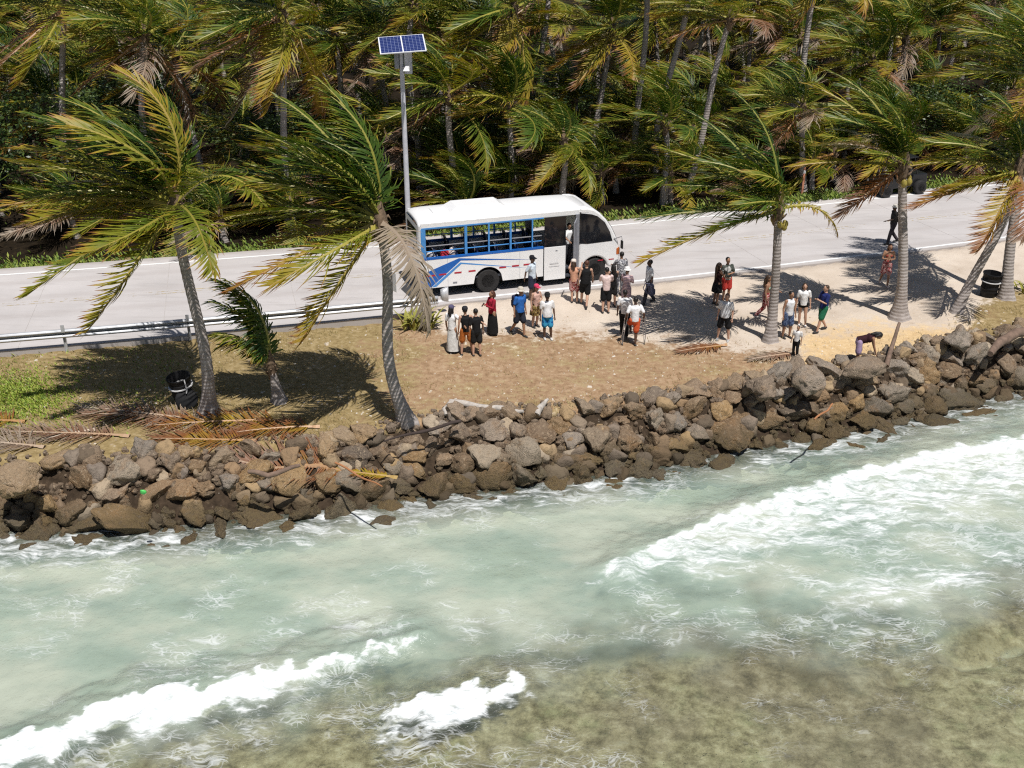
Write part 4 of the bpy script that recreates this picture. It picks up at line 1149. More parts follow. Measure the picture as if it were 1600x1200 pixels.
# ================================================================== BUS
WHITE = simple('bus_white_paint', (0.82, 0.82, 0.82), 0.28, 0.03, 2.0, spec=0.5)
BLUE = simple('bus_blue_paint', (0.010, 0.115, 0.44), 0.3, 0.08, 3.0, spec=0.5)
LBLUE = simple('bus_frame_blue', (0.07, 0.27, 0.62), 0.35, 0.12, 4.0, spec=0.5)
GLASS = simple('dark_glass', (0.012, 0.013, 0.016), 0.06, 0.1, 2.0, spec=0.6)
RUBBER = simple('tyre_rubber', (0.022, 0.021, 0.021), 0.8, 0.3, 6.0)
STEEL = simple('grey_steel', (0.38, 0.38, 0.40), 0.38, 0.15, 5.0, metal=0.6)
DARK = simple('underbody_black', (0.012, 0.012, 0.012), 0.8, 0.3, 4.0)
SEATB = simple('seat_navy', (0.012, 0.022, 0.075), 0.6, 0.25, 7.0)
RED = simple('reflector_red', (0.42, 0.02, 0.04), 0.4, 0.1)
GREYP = simple('door_grey', (0.23, 0.235, 0.26), 0.4, 0.1)
LAMPG = simple('lamp_lens', (0.55, 0.50, 0.50), 0.12, 0.15, 9.0, spec=0.6)
AMBER = simple('lamp_amber', (0.5, 0.13, 0.03), 0.2, 0.1)
INTER = simple('bus_interior', (0.05, 0.055, 0.07), 0.7, 0.2)

BYAW = math.radians(17.6)
BU = Vector((math.cos(BYAW), math.sin(BYAW), 0)); BV = Vector((-math.sin(BYAW), math.cos(BYAW), 0))
REARX, FRONTX, HALF = 2.66, 7.02, 1.10
wheel_near = at(763, 457, 0.0)
bus_org = wheel_near - BU * REARX + BV * (HALF - 0.02)
bus = empty('passenger_bus', tuple(bus_org), BYAW)
tag(bus, 'white open-sided bus with blue chevron stripes parked on the road', 'bus')
def side(px_, py_, y=-HALF):
    """pixel on the near flank -> (x, z) in bus space"""
    o = bus_org + BV * y
    u = (px_ - 800) / FPX; v = (600 - py_) / FPX
    d = Vector((u, CT + v * ST, -ST + v * CT)); c = Vector((0, 0, CAMH))
    t = (o - c).dot(BV) / d.dot(BV)
    p = c + d * t - bus_org
    return (p.dot(BU), p.z)
SILL, WTOP, ROOFZ = side(763, 396)[1], side(763, 348)[1], side(763, 341)[1]
BX1 = side(849, 400)[0]; DX0 = side(883, 400)[0]; DX1 = side(904, 400)[0]; NOSE = side(966, 420)[0]
BOT = 0.42
def arch(x, cx, r=0.58, cz=0.45):
    d = r * r - (x - cx) ** 2
    return cz + math.sqrt(d) if d > 0 else BOT
def flank(name, x0, x1, ys, z1, mat, cx=None, thick=0.05):
    xs = sorted(set([x0, x1] + ([cx - 0.58 + 1.16 * i / 20 for i in range(21) if x0 < cx - 0.58 + 1.16 * i / 20 < x1] if cx else [])))
    mb = MB()
    for y in ys:
        s = 1 if y > 0 else -1
        n = len(xs)
        vs = []
        for x in xs:
            zb = BOT if not cx else max(BOT, arch(x, cx))
            vs += [(x, y, zb), (x, y, z1), (x, y - s * thick, zb), (x, y - s * thick, z1)]
        fs = []
        for i in range(n - 1):
            a, b = i * 4, i * 4 + 4
            fs += [(a, b, b + 1, a + 1), (a + 2, a + 3, b + 3, b + 2), (a, a + 2, b + 2, b), (a + 1, b + 1, b + 3, a + 3)]
        fs += [(0, 1, 3, 2), ((n - 1) * 4, (n - 1) * 4 + 2, (n - 1) * 4 + 3, (n - 1) * 4 + 1)]
        mb.add(vs, fs)
    return mb.build(name, mat, bus, bevel=0.012)
flank('side_panel', 0.12, BX1, [-HALF], SILL, WHITE, REARX)
flank('side_panel', 0.12, NOSE - 1.6, [HALF], SILL, WHITE, REARX)
# rounded tail
mb = MB()
def rr(x, s): return [(x, s)]
tail = []
for k in range(7):
    a = math.pi / 2 * k / 6
    tail.append((0.14 - 0.14 * math.sin(a), -HALF + 0.14 - 0.14 * math.cos(a)))
for k in range(7):
    a = math.pi / 2 * k / 6
    tail.append((0.14 - 0.14 * math.cos(a), HALF - 0.14 + 0.14 * math.sin(a)))
vs = []; fs = []
for x, y in tail: vs += [(x, y, BOT), (x, y, ROOFZ - 0.1)]
for i in range(len(tail) - 1): fs.append((2 * i, 2 * i + 2, 2 * i + 3, 2 * i + 1))
mb.add(vs, fs); mb.build('rear_panel', WHITE, bus, True)
MB().box(-0.06, 0.0, -0.95, 0.95, 0.38, 0.68).build('rear_bumper', DARK, bus, bevel=0.03)
MB().box(-0.012, 0.02, -0.75, 0.75, 1.75, 2.65).build('rear_window', GLASS, bus, bevel=0.01)
for s in (-1, 1):
    MB().box(-0.02, 0.02, s * 0.98 - 0.07, s * 0.98 + 0.07, 0.85, 1.35).build('tail_lamp', RED, bus, bevel=0.02)
MB().box(-0.014, 0.02, -0.5, 0.3, 0.8, 1.15).build('engine_grille', DARK, bus, bevel=0.01)
# roof: crowned shell that runs down over the cab
prof = [(0.0, -0.10), (0.05, -0.03), (0.18, 0.02), (0.6, 0.05), (3.0, 0.07), (5.2, 0.07), (6.2, 0.04), (6.7, -0.03)]
vs = []; fs = []; ny = 13
for x, dz in prof:
    for j in range(ny):
        yy = -1 + 2 * j / (ny - 1)
        e = abs(yy)
        y = HALF * math.copysign(min(1, e ** 0.9), yy) * (1.0 if x > 0.1 else 0.93)
        z = ROOFZ + dz + 0.10 * (1 - e ** 2.2) - (0.10 if e > 0.99 else 0)
        vs.append((x + 0.0, y, z))
n = len(prof)
for i in range(n - 1):
    for j in range(ny - 1):
        fs.append((i * ny + j, (i + 1) * ny + j, (i + 1) * ny + j + 1, i * ny + j + 1))
mb = MB(); mb.add(vs, fs)
o = mb.build('roof', WHITE, bus, True); sd = o.modifiers.new('thick', 'SOLIDIFY'); sd.thickness = 0.05; sd.offset = -1
ROOF = o
hx0, hx1 = side(712, 330)[0], side(797, 330)[0]
mb = MB(); hp = [(hx0 - 0.15, -0.62), (hx1 + 0.15, -0.62), (hx1 + 0.15, 0.62), (hx0 - 0.15, 0.62)]
zt = ROOFZ + 0.15
mb.add([(x, y, zt - 0.02) for x, y in hp] + [(hx0 + 0.2, -0.5, zt + 0.2), (hx1 - 0.2, -0.5, zt + 0.2), (hx1 - 0.2, 0.5, zt + 0.2), (hx0 + 0.2, 0.5, zt + 0.2)],
       [(0, 1, 5, 4), (1, 2, 6, 5), (2, 3, 7, 6), (3, 0, 4, 7), (4, 5, 6, 7)])
mb.build('roof_vent_housing', WHITE, ROOF, bevel=0.05)
MB().box(0.75, 1.35, -0.32, 0.32, zt - 0.01, zt + 0.035).build('roof_hatch', WHITE, ROOF, bevel=0.02)
# cantrail above the windows and its blue trim
for s in (-1, 1):
    MB().box(0.1, DX1, *sorted((s * (HALF - 0.055), s * (HALF - 0.004))), WTOP, ROOFZ + 0.0).build('cantrail', WHITE, bus)
    MB().box(0.1, BX1, *sorted((s * (HALF - 0.07), s * (HALF + 0.004))), WTOP - 0.045, WTOP + 0.01).build('window_rail', LBLUE, bus)
    MB().box(0.1, BX1, *sorted((s * (HALF - 0.08), s * (HALF + 0.008))), SILL - 0.03, SILL + 0.05).build('window_sill', BLUE, bus)
    for px0, w in ((658, 0.09), (728, 0.05), (764, 0.03), (798, 0.038), (832, 0.025)):
        x = side(px0, 370)[0]
        x = max(x, 0.17)
        MB().box(x - w, x + w, *sorted((s * (HALF - 0.062), s * (HALF + 0.003))), SILL + 0.05, WTOP - 0.045).build('window_post', LBLUE, bus)
    for zz in (SILL + 0.26, SILL + 0.47):
        MB().tube([(0.2, s * (HALF - 0.10), zz), (BX1 - 0.05, s * (HALF - 0.10), zz)], 0.022, 8).build('guard_bar', LBLUE if zz < SILL + 0.4 else STEEL, bus)
MB().box(0.1, NOSE - 1.2, -HALF + 0.06, HALF - 0.06, 0.62, 0.70).build('floor', INTER, bus)
MB().box(0.3, NOSE - 0.4, -0.7, 0.7, 0.3, 0.61).build('chassis', DARK, bus)
MB().box(BX1 - 0.04, BX1 + 0.01, 0.25, HALF - 0.08, 0.7, 2.5).build('partition', INTER, bus)
for i in range(6):
    x = 0.75 + i * 0.80
    for y0 in (-1.0, 0.18):
        s = empty('seat', (x, y0, 0.70)); s.parent = bus
        MB().box(0, 0.42, 0, 0.82, 0.36, 0.46).build('cushion', SEATB, s, bevel=0.03)
        m2 = MB()
        for k in (0, 0.42):
            m2.add([(0.0, k + 0.02, 0.40), (0.09, k + 0.02, 0.40), (0.09, k + 0.38, 0.40), (0.0, k + 0.38, 0.40), (-0.14, k + 0.05, 1.12), (-0.07, k + 0.05, 1.14), (-0.07, k + 0.35, 1.14), (-0.14, k + 0.35, 1.12)],
                   [(0, 3, 2, 1), (4, 5, 6, 7), (0, 1, 5, 4), (1, 2, 6, 5), (2, 3, 7, 6), (3, 0, 4, 7)])
        m2.build('backrest', SEATB, s, bevel=0.03)
        m3 = MB().tube([(0.1, 0.1, 0), (0.1, 0.1, 0.37)], 0.025, 6).tube([(0.1, 0.7, 0), (0.1, 0.7, 0.37)], 0.025, 6)
        m3.tube([(-0.16, 0.08, 0.95), (-0.17, 0.08, 1.17), (-0.17, 0.74, 1.17), (-0.16, 0.74, 0.95)], 0.018, 6)
        m3.build('seat_frame', STEEL, s)
# door slid back over the flank: dark glazing above, white leaf below
e = empty('sliding_door', (0, 0, 0)); e.parent = bus
dz0 = side(866, 436)[1]
MB().box(BX1 + 0.02, DX0, -HALF - 0.055, -HALF - 0.005, dz0, SILL + 0.02).build('door_leaf', WHITE, e, bevel=0.012)
MB().box(BX1 + 0.02, DX0, -HALF - 0.045, -HALF - 0.012, SILL + 0.022, WTOP).build('door_glass', GLASS, e, bevel=0.008)
MB().box(DX0 - 0.42, DX0 - 0.34, -HALF - 0.062, -HALF - 0.056, SILL - 0.16, SILL - 0.12).build('door_handle', GREYP, e)
# two faint printed lines on the door leaf, unreadable in the picture
r_ = random.Random(3)
mb = MB(); tx0, tz0 = side(858, 413); x = tx0
for row, (h, wmx, nn) in enumerate(((0.065, 0.052, 9), (0.04, 0.040, 12))):
    x = tx0
    for i in range(nn):
        w = r_.uniform(0.55, 1.0) * wmx; z = tz0 - row * 0.10
        mb.box(x, x + w * 0.28, -HALF - 0.0585, -HALF - 0.0565, z, z + h * r_.uniform(0.7, 1.0))
        mb.box(x, x + w * 0.8, -HALF - 0.0585, -HALF - 0.0565, z, z + h * 0.25)
        x += w * 1.02
mb.build('door_print', simple('grey_print', (0.22, 0.22, 0.24), 0.6), e)
# doorway: folded grey leaf, steps, pillar
MB().box(DX1 - 0.16, DX1 - 0.02, -HALF - 0.05, -HALF + 0.10, dz0 + 0.05, WTOP + 0.02).build('folded_door', GREYP, bus, bevel=0.01)
MB().add([(DX1 - 0.32, -HALF - 0.26, dz0 + 0.15), (DX1 - 0.12, -HALF - 0.01, dz0 + 0.15), (DX1 - 0.12, -HALF - 0.01, WTOP - 0.1), (DX1 - 0.32, -HALF - 0.26, WTOP - 0.25),
          (DX1 - 0.28, -HALF - 0.27, dz0 + 0.15), (DX1 - 0.08, -HALF - 0.02, dz0 + 0.15), (DX1 - 0.08, -HALF - 0.02, WTOP - 0.1), (DX1 - 0.28, -HALF - 0.27, WTOP - 0.25)],
         [(0, 1, 2, 3), (7, 6, 5, 4), (0, 4, 5, 1), (1, 5, 6, 2), (2, 6, 7, 3), (3, 7, 4, 0)]).build('folded_door', GREYP, bus)
for k in range(2):
    MB().box(DX0 - 0.05, DX1, -HALF + 0.02 + 0.22 * k, -HALF + 0.24 + 0.22 * k, 0.30 + 0.0 * k, 0.38 + 0.22 * k).build('step', INTER, bus)
# cab: extruded side profile with real wheel arch
W0 = DX1
nose = [(W0, BOT)] + [(FRONTX - 0.55 + 1.10 * i / 16, arch(FRONTX - 0.55 + 1.10 * i / 16, FRONTX, 0.56)) for i in range(17) if FRONTX - 0.55 + 1.10 * i / 16 < NOSE - 0.06]
topz = ROOFZ
nose += [(NOSE - 0.06, BOT), (NOSE, 0.55), (NOSE + 0.02, 0.95), (NOSE - 0.02, 1.38), (NOSE - 0.13, 1.72), (NOSE - 0.33, 2.12), (NOSE - 0.56, 2.45),
         (NOSE - 0.84, 2.74), (NOSE - 1.10, topz - 0.03), (NOSE - 1.35, topz + 0.04), (W0 + 0.02, topz + 0.06)]
MB().prism(nose, -HALF + 0.006, HALF - 0.006).build('cab', WHITE, bus, bevel=0.07)
def yplate(name, poly, y0, y1, mat, parent=None, bevel=0.0): return MB().prism(poly, y0, y1).build(name, mat, parent or bus, bevel=bevel)
gw = [(DX1 + 0.03, SILL + 0.03), side(918, 381), side(957, 376), side(953, 362), side(945, 347), side(934, 338), side(925, 335), (DX1 + 0.03, WTOP + 0.04)]
for s in (-1, 1):
    y0, y1 = sorted((s * (HALF - 0.02), s * (HALF + 0.004)))
    yplate('cab_window', gw, y0, y1, GLASS)
# windscreen wrapped over the raked nose
ws = [(NOSE - 0.045, 1.42), (NOSE - 0.15, 1.72), (NOSE - 0.35, 2.12), (NOSE - 0.58, 2.45), (NOSE - 0.86, 2.73)]
vs = []; fs = []
for x, z in ws:
    for y in (-1.0, -0.5, 0, 0.5, 1.0): vs.append((x + 0.035, y, z + 0.012))
for i in range(4):
    for j in range(4): fs.append((i * 5 + j, i * 5 + j + 1, i * 5 + j + 6, i * 5 + j + 5))
o = MB().add(vs, fs).build('windscreen', GLASS, bus, True)
sd = o.modifiers.new('thick', 'SOLIDIFY'); sd.thickness = 0.02
for s in (-1, 1):
    MB().lathe([(0.001, 0.06), (0.10, 0.05), (0.13, 0.0), (0.12, -0.06)], 14, 'x', (NOSE - 0.01, s * 0.86, 1.15)).build('headlight', LAMPG, bus, True)
    MB().box(NOSE - 0.12, NOSE + 0.035, *sorted((s * 0.97, s * (HALF + 0.008))), 1.0, 1.28).build('indicator_lamp', AMBER, bus, bevel=0.03)
    mb = MB().tube([(NOSE - 0.25, s * (HALF - 0.02), 1.65), (NOSE + 0.02, s * (HALF + 0.16), 1.78), (NOSE + 0.04, s * (HALF + 0.18), 1.62)], 0.018, 6)
    mo = mb.build('mirror_arm', STEEL, bus)
    MB().box(NOSE + 0.0, NOSE + 0.06, *sorted((s * (HALF + 0.10), s * (HALF + 0.27))), 1.30, 1.62).build('mirror', DARK, mo, bevel=0.02)
MB().box(NOSE - 0.1, NOSE + 0.06, -1.0, 1.0, 0.42, 0.72).build('front_bumper', WHITE, bus, bevel=0.04)
MB().box(NOSE - 0.02, NOSE + 0.028, -0.5, 0.5, 0.85, 1.05).build('front_grille', DARK, bus, bevel=0.01)
# blue graphics and red reflective dashes laid on the flank
def decal(name, pts, mat, d=0.0035): return yplate(name, [side(*p) for p in pts], -HALF - d, -HALF - d + 0.003, mat)
decal('blue_stripe', [(657, 430), (717, 403.5), (828, 405.3), (720, 407), (674, 449), (657, 451)], BLUE)
decal('blue_stripe', [(719, 410), (822, 418.5), (721, 412.5), (682, 448), (675, 449)], LBLUE)
for a in (660, 686, 710, 732, 780, 800, 818):
    x, z = side(a, 432 - 0.118 * (a - 663))
    MB().box(x, x + (0.5 if a == 660 else 0.28), -HALF - 0.008, -HALF - 0.004, z - 0.03, z + 0.03).build('reflector', RED, bus)
for a in (934, 951):
    x, z = side(a, 407 - 0.1 * (a - 934))
    MB().box(x, x + 0.22, -HALF - 0.0005, -HALF + 0.003, z - 0.02, z + 0.02).build('reflector', RED, bus)
x, z = side(708, 442); MB().box(x, x + 0.16, -HALF - 0.006, -HALF, z - 0.03, z + 0.04).build('fuel_flap', GREYP, bus)
for a in (700, 812):
    x, z = side(a, 440); MB().box(x, x + 0.008, -HALF - 0.0025, -HALF + 0.002, BOT + 0.03, SILL - 0.05).build('panel_seam', GREYP, bus)
MB().box(0.16, BX1 - 0.02, -HALF - 0.006, -HALF + 0.002, BOT + 0.0, BOT + 0.05).build('skirt_trim', GREYP, bus) if False else None
def wheel(parent, x, y, z, r, w, out=-1, name='wheel', rimmat=None, rimr=0.56):
    e = empty(name, (x, y, z)); e.parent = parent
    pr = [(r * rimr, -w / 2), (r * 0.93, -w / 2), (r, -w * 0.34), (r, w * 0.34), (r * 0.93, w / 2), (r * rimr, w / 2), (r * rimr, -w / 2)]
    MB().lathe(pr, 28, 'y').build('tyre', RUBBER, e, True)
    o_ = out * w * 0.5
    MB().lathe([(r * rimr, o_ * 0.95), (r * rimr * 0.86, o_ * 0.7), (r * 0.30, o_ * 0.15), (r * 0.26, o_ * 0.55), (r * 0.12, o_ * 0.7), (0.001, o_ * 0.7)], 24, 'y').build('rim', rimmat or STEEL, e, True)
    for k in range(6):
        a = k * math.pi / 3
        MB().lathe([(0.025 * r / 0.45, 0), (0.025 * r / 0.45, o_ * 0.3), (0.001, o_ * 0.32)], 6, 'y', (r * 0.40 * math.cos(a), o_ * 0.3, r * 0.40 * math.sin(a))).build('wheel_nut', DARK, e)
    return e
for xx in (REARX, FRONTX):
    for s in (-1, 1):
        wheel(bus, xx, s * (HALF - 0.16), 0.46, 0.46, 0.26, s)
        MB().lathe([(0.56, -0.35 * s), (0.565, 0.2 * s), (0.52, 0.2 * s)], 24, 'y', (xx, s * (HALF - 0.28), 0.46)).build('wheel_well', DARK, bus, True) if False else None
for s in (-1, 1): MB().box(REARX - 0.6, REARX + 0.6, *sorted((s * 0.70, s * 0.72)), 0.35, 1.1).build('wheel_well', DARK, bus)
# bags piled on the back seats
for k, (dx, dy, c, lab) in enumerate(((0.55, -0.78, (0.62, 0.60, 0.62), 'white bag heaped on the rear seat inside the bus'), (1.05, -0.80, (0.45, 0.03, 0.05), 'red bag on the rear seat beside a white bag'),
                                    (1.35, -0.72, (0.70, 0.62, 0.60), 'pale pink bundle behind the guard bars of the bus'))):
    p = bus_org + BU * dx + BV * dy
    o = inst('bag', rock_data(300 + k, 3, 3, 0.07), None, (p.x, p.y, SILL - 0.02 + 0.04 * k), (0, 0, k), (0.24, 0.17, 0.20))
    o.data.materials.clear(); o.data.materials.append(cloth('bag_cloth_%d' % k, c))
    tag(o, lab, 'bag')

# ================================================================== GUARDRAIL
GALV = simple('galvanised_steel', (0.55, 0.56, 0.58), 0.45, 0.18, 3.0, metal=0.3)
rail_x = [x for x in np.arange(-44, -2.9, 0.5)]
def rail_pt(x, off=-1.12):
    sl = 0.29 + 0.0036 * x; nl = math.sqrt(1 + sl * sl)
    return Vector((x - off * sl / nl, float(Yn(x)) + off / nl, 0)), Vector((1 / nl, sl / nl, 0)), Vector((-sl / nl, 1 / nl, 0))
p0 = rail_pt(-20)[0]
gr = empty('guardrail', (p0.x, p0.y, -0.2)); tag(gr, 'galvanised crash barrier along the left road edge ending behind the bus', 'guardrail')
wprof = [(0.02, 0.165), (-0.065, 0.12), (-0.065, 0.06), (0.025, 0.018), (0.025, -0.018), (-0.065, -0.06), (-0.065, -0.12), (0.02, -0.165)]
vs = []; fs = []; nw = len(wprof)
for x in rail_x:
    c, t, n_ = rail_pt(x)
    for d, z in wprof: vs.append(tuple(c + n_ * d + Vector((0, 0, 0.50 + z)) - Vector((p0.x, p0.y, -0.2))))
for i in range(len(rail_x) - 1):
    for k in range(nw - 1): fs.append((i * nw + k, (i + 1) * nw + k, (i + 1) * nw + k + 1, i * nw + k + 1))
o = MB().add(vs, fs).build('beam', GALV, gr, True); sd = o.modifiers.new('thick', 'SOLIDIFY'); sd.thickness = 0.012
for x in np.arange(-3.6, -44, -3.95):
    c, t, n_ = rail_pt(x); c = c - Vector((p0.x, p0.y, -0.2))
    a = math.atan2(t.y, t.x)
    o = MB().box(-0.05, 0.05, 0.03, 0.05, -0.25, 0.68).box(-0.05, -0.04, -0.05, 0.03, -0.25, 0.68).box(0.04, 0.05, -0.05, 0.03, -0.25, 0.68).build('post', GALV, gr, loc=tuple(c)); o.rotation_euler = (0, 0, a)
    o = MB().box(-0.06, 0.06, -0.085, -0.062, 0.58, 0.84).build('splice_plate', GALV, gr, loc=tuple(c)); o.rotation_euler = (0, 0, a)
c, t, n_ = rail_pt(-2.95); c = c - Vector((p0.x, p0.y, -0.2)); a = math.atan2(t.y, t.x)
# flared bull-nose end
vs = []; fs = []
for k in range(9):
    th = math.radians(-80 + 160 * k / 8); x = 0.42 * math.cos(th) * 0.8; y = 0.10 * math.sin(th) - 0.02
    hh = 0.16 + 0.13 * math.cos(th)
    vs += [(x, y, 0.70 - hh), (x, y, 0.70 + hh)]
for k in range(8): fs.append((2 * k, 2 * k + 2, 2 * k + 3, 2 * k + 1))
o = MB().add(vs, fs).build('end_terminal', GALV, gr, True, loc=tuple(c)); o.rotation_euler = (0, 0, a)
sd = o.modifiers.new('thick', 'SOLIDIFY'); sd.thickness = 0.012

# ================================================================== SOLAR LAMP
def solar_lamp():
    b = at(638, 390, 0.0); b.y += 0.6
    pole = simple('pole_white_paint', (0.55, 0.55, 0.58), 0.5, 0.15, 3.0)
    cell = new_mat('solar_cells')
    m, nt, out = cell
    br = N(nt, 'ShaderNodeTexCoord').outputs['Object']
    bk = N(nt, 'ShaderNodeTexBrick'); bk.offset = 0.0; bk.squash = 1.0
    bk.inputs['Scale'].default_value = 1.0; bk.inputs['Brick Width'].default_value = 0.145; bk.inputs['Row Height'].default_value = 0.145; bk.inputs['Mortar Size'].default_value = 0.006
    bk.inputs['Color1'].default_value = (0.012, 0.022, 0.11, 1); bk.inputs['Color2'].default_value = (0.018, 0.03, 0.14, 1); bk.inputs['Mortar'].default_value = (0.22, 0.26, 0.42, 1)
    L(nt, br, bk.inputs['Vector']); bsdf(nt, out, bk.outputs[0], 0.15, None, 0.6)
    z0 = float(zg(b.x, b.y))
    e = empty('solar_lamp', (b.x, b.y, z0)); tag(e, 'tall pale pole with a solar panel on top behind the bus', 'solar lamp')
    t = atY(627, 85, b.y); h = t.z - z0; dx = t.x - b.x
    MB().tube([(0, 0, -0.1), (dx * 0.5, 0, h * 0.5), (dx, 0, h + 0.1)], [0.12, 0.105, 0.09], 12).build('pole', pole, e, True)
    MB().lathe([(0.2, 0.0), (0.2, 0.05), (0.13, 0.07)], 12).build('base_plate', STEEL, e)
    pe = empty('solar_panel', (dx + 0.05, -0.05, h + 0.42)); pe.parent = e; pe.rotation_euler = (math.radians(16), math.radians(-3), math.radians(8))
    W, D = 0.92, 0.78
    MB().box(-W, W, -D, D, -0.035, 0.0).build('panel_frame', simple('panel_alu', (0.75, 0.76, 0.78), 0.4, 0.05), pe)
    for s in (-1, 1): MB().box(*sorted((s * 0.025, s * (W - 0.045))), -D + 0.045, D - 0.045, 0.001, 0.006).build('cell_field', m, pe)
    MB().box(-0.4, 0.4, -0.3, 0.3, -0.12, -0.04).build('bracket', BLUE, pe)
    MB().box(dx + 0.12, dx + 0.42, -0.12, 0.14, h - 0.75, h + 0.1).build('battery_box', pole, e, bevel=0.015)
    MB().box(dx - 0.28, dx - 0.1, -0.10, 0.12, h - 0.55, h + 0.05).build('controller_box', simple('box_grey', (0.28, 0.29, 0.31), 0.5), e, bevel=0.015)
    o = MB().tube([(dx, 0, h - 0.5), (dx + 0.2, -0.5, h - 0.42), (dx + 0.28, -0.8, h - 0.42)], 0.03, 8).build('lamp_arm', pole, e)
    MB().add([(dx + 0.16, -1.25, h - 0.45), (dx + 0.42, -1.25, h - 0.45), (dx + 0.38, -0.7, h - 0.40), (dx + 0.2, -0.7, h - 0.40), (dx + 0.2, -1.2, h - 0.36), (dx + 0.38, -1.2, h - 0.36), (dx + 0.36, -0.72, h - 0.34), (dx + 0.22, -0.72, h - 0.34)],
             [(0, 3, 2, 1), (4, 5, 6, 7), (0, 1, 5, 4), (1, 2, 6, 5), (2, 3, 7, 6), (3, 0, 4, 7)]).build('lamp_head', simple('lamp_white', (0.8, 0.8, 0.8), 0.3, 0.05), o)
solar_lamp()

# ================================================================== SIGN, MARKER, BINS, BUGGY
def road_sign():
    b = gnd(613, 522); e = empty('road_sign', tuple(b)); tag(e, 'white sign plate on a thin post beside the curved-foot palm', 'sign')
    MB().box(-0.03, 0.03, -0.03, 0.03, -0.1, 2.35).build('post', simple('white_post', (0.72, 0.72, 0.72), 0.5, 0.05), e)
    o = MB().box(-0.02, 0.5, -0.055, -0.035, 1.72, 2.42).build('plate', simple('sign_white', (0.82, 0.82, 0.82), 0.5, 0.04), e, bevel=0.004)
    o.rotation_euler = (0, 0, math.radians(-52))
    b2 = gnd(646, 505)
    e2 = empty('road_sign', tuple(b2)); tag(e2, 'tilted dark grey plate on a stake behind the dead hanging frond', 'sign')
    MB().tube([(0, 0, -0.1), (-0.08, 0, 1.25)], 0.025, 6).build('stake', STEEL, e2)
    o = MB().box(-0.28, 0.28, -0.05, -0.03, -0.16, 0.16).build('plate', simple('sign_dark', (0.10, 0.105, 0.12), 0.5, 0.1), e2, loc=(-0.1, 0, 1.25)); o.rotation_euler = (0, math.radians(48), 0.2)
road_sign()
b = gnd(1253, 303); e = empty('marker_post', tuple(b)); tag(e, 'thin orange marker post standing in the verge', 'post')
MB().box(-0.05, 0.05, -0.05, 0.05, -0.1, 1.35).build('shaft', simple('faded_orange', (0.55, 0.24, 0.15), 0.7, 0.15), e, bevel=0.01)
MB().box(-0.052, 0.052, -0.052, 0.052, 1.05, 1.2).build('band', simple('sign_white', (0.8, 0.8, 0.8)), e)

BINP = simple('bin_black_plastic', (0.010, 0.010, 0.011), 0.6, 0.3, 4.0, spec=0.25)
def bin_(px_, py_, label, tilt, two):
    b = gnd(px_, py_); e = empty('waste_drum', (b.x, b.y, b.z)); tag(e, label, 'bin')
    pr = [(0.001, 0.0), (0.27, 0.0), (0.29, 0.04), (0.31, 0.30), (0.33, 0.33), (0.33, 0.36), (0.315, 0.39), (0.325, 0.66), (0.345, 0.69), (0.345, 0.72), (0.33, 0.74), (0.35, 0.88), (0.37, 0.90), (0.37, 0.93), (0.33, 0.93), (0.31, 0.2), (0.001, 0.15)]
    o = MB().lathe(pr, 24).build('drum', BINP, e, True); o.rotation_euler = tilt
    o2 = MB().lathe([(0.378, 0.60), (0.378, 0.625)], 24).build('strap', simple('strap_white', (0.6, 0.6, 0.6), 0.6), o)
    if two:
        l = MB().lathe([(0.001, 0.05), (0.3, 0.04), (0.335, 0.02), (0.34, -0.03), (0.30, -0.03), (0.001, 0.0)], 24).build('lid', BINP, e, True, loc=(0.18, -0.42, 0.30)); l.rotation_euler = (math.radians(62), 0, math.radians(15))
        l2 = MB().tube([(0.16, -0.36, 0.92), (0.22, -0.4, 0.6), (0.2, -0.44, 0.5)], 0.02, 6).build('tie', simple('strap_white', (0.6, 0.6, 0.6)), e)
bin_(290, 628, 'black drum and round lid at the foot of the tall left palm', (0.12, -0.1, 0), True)
bin_(1543, 462, 'black plastic bin between the slanting palm and the rightmost palm', (0.03, 0.05, 0), False)

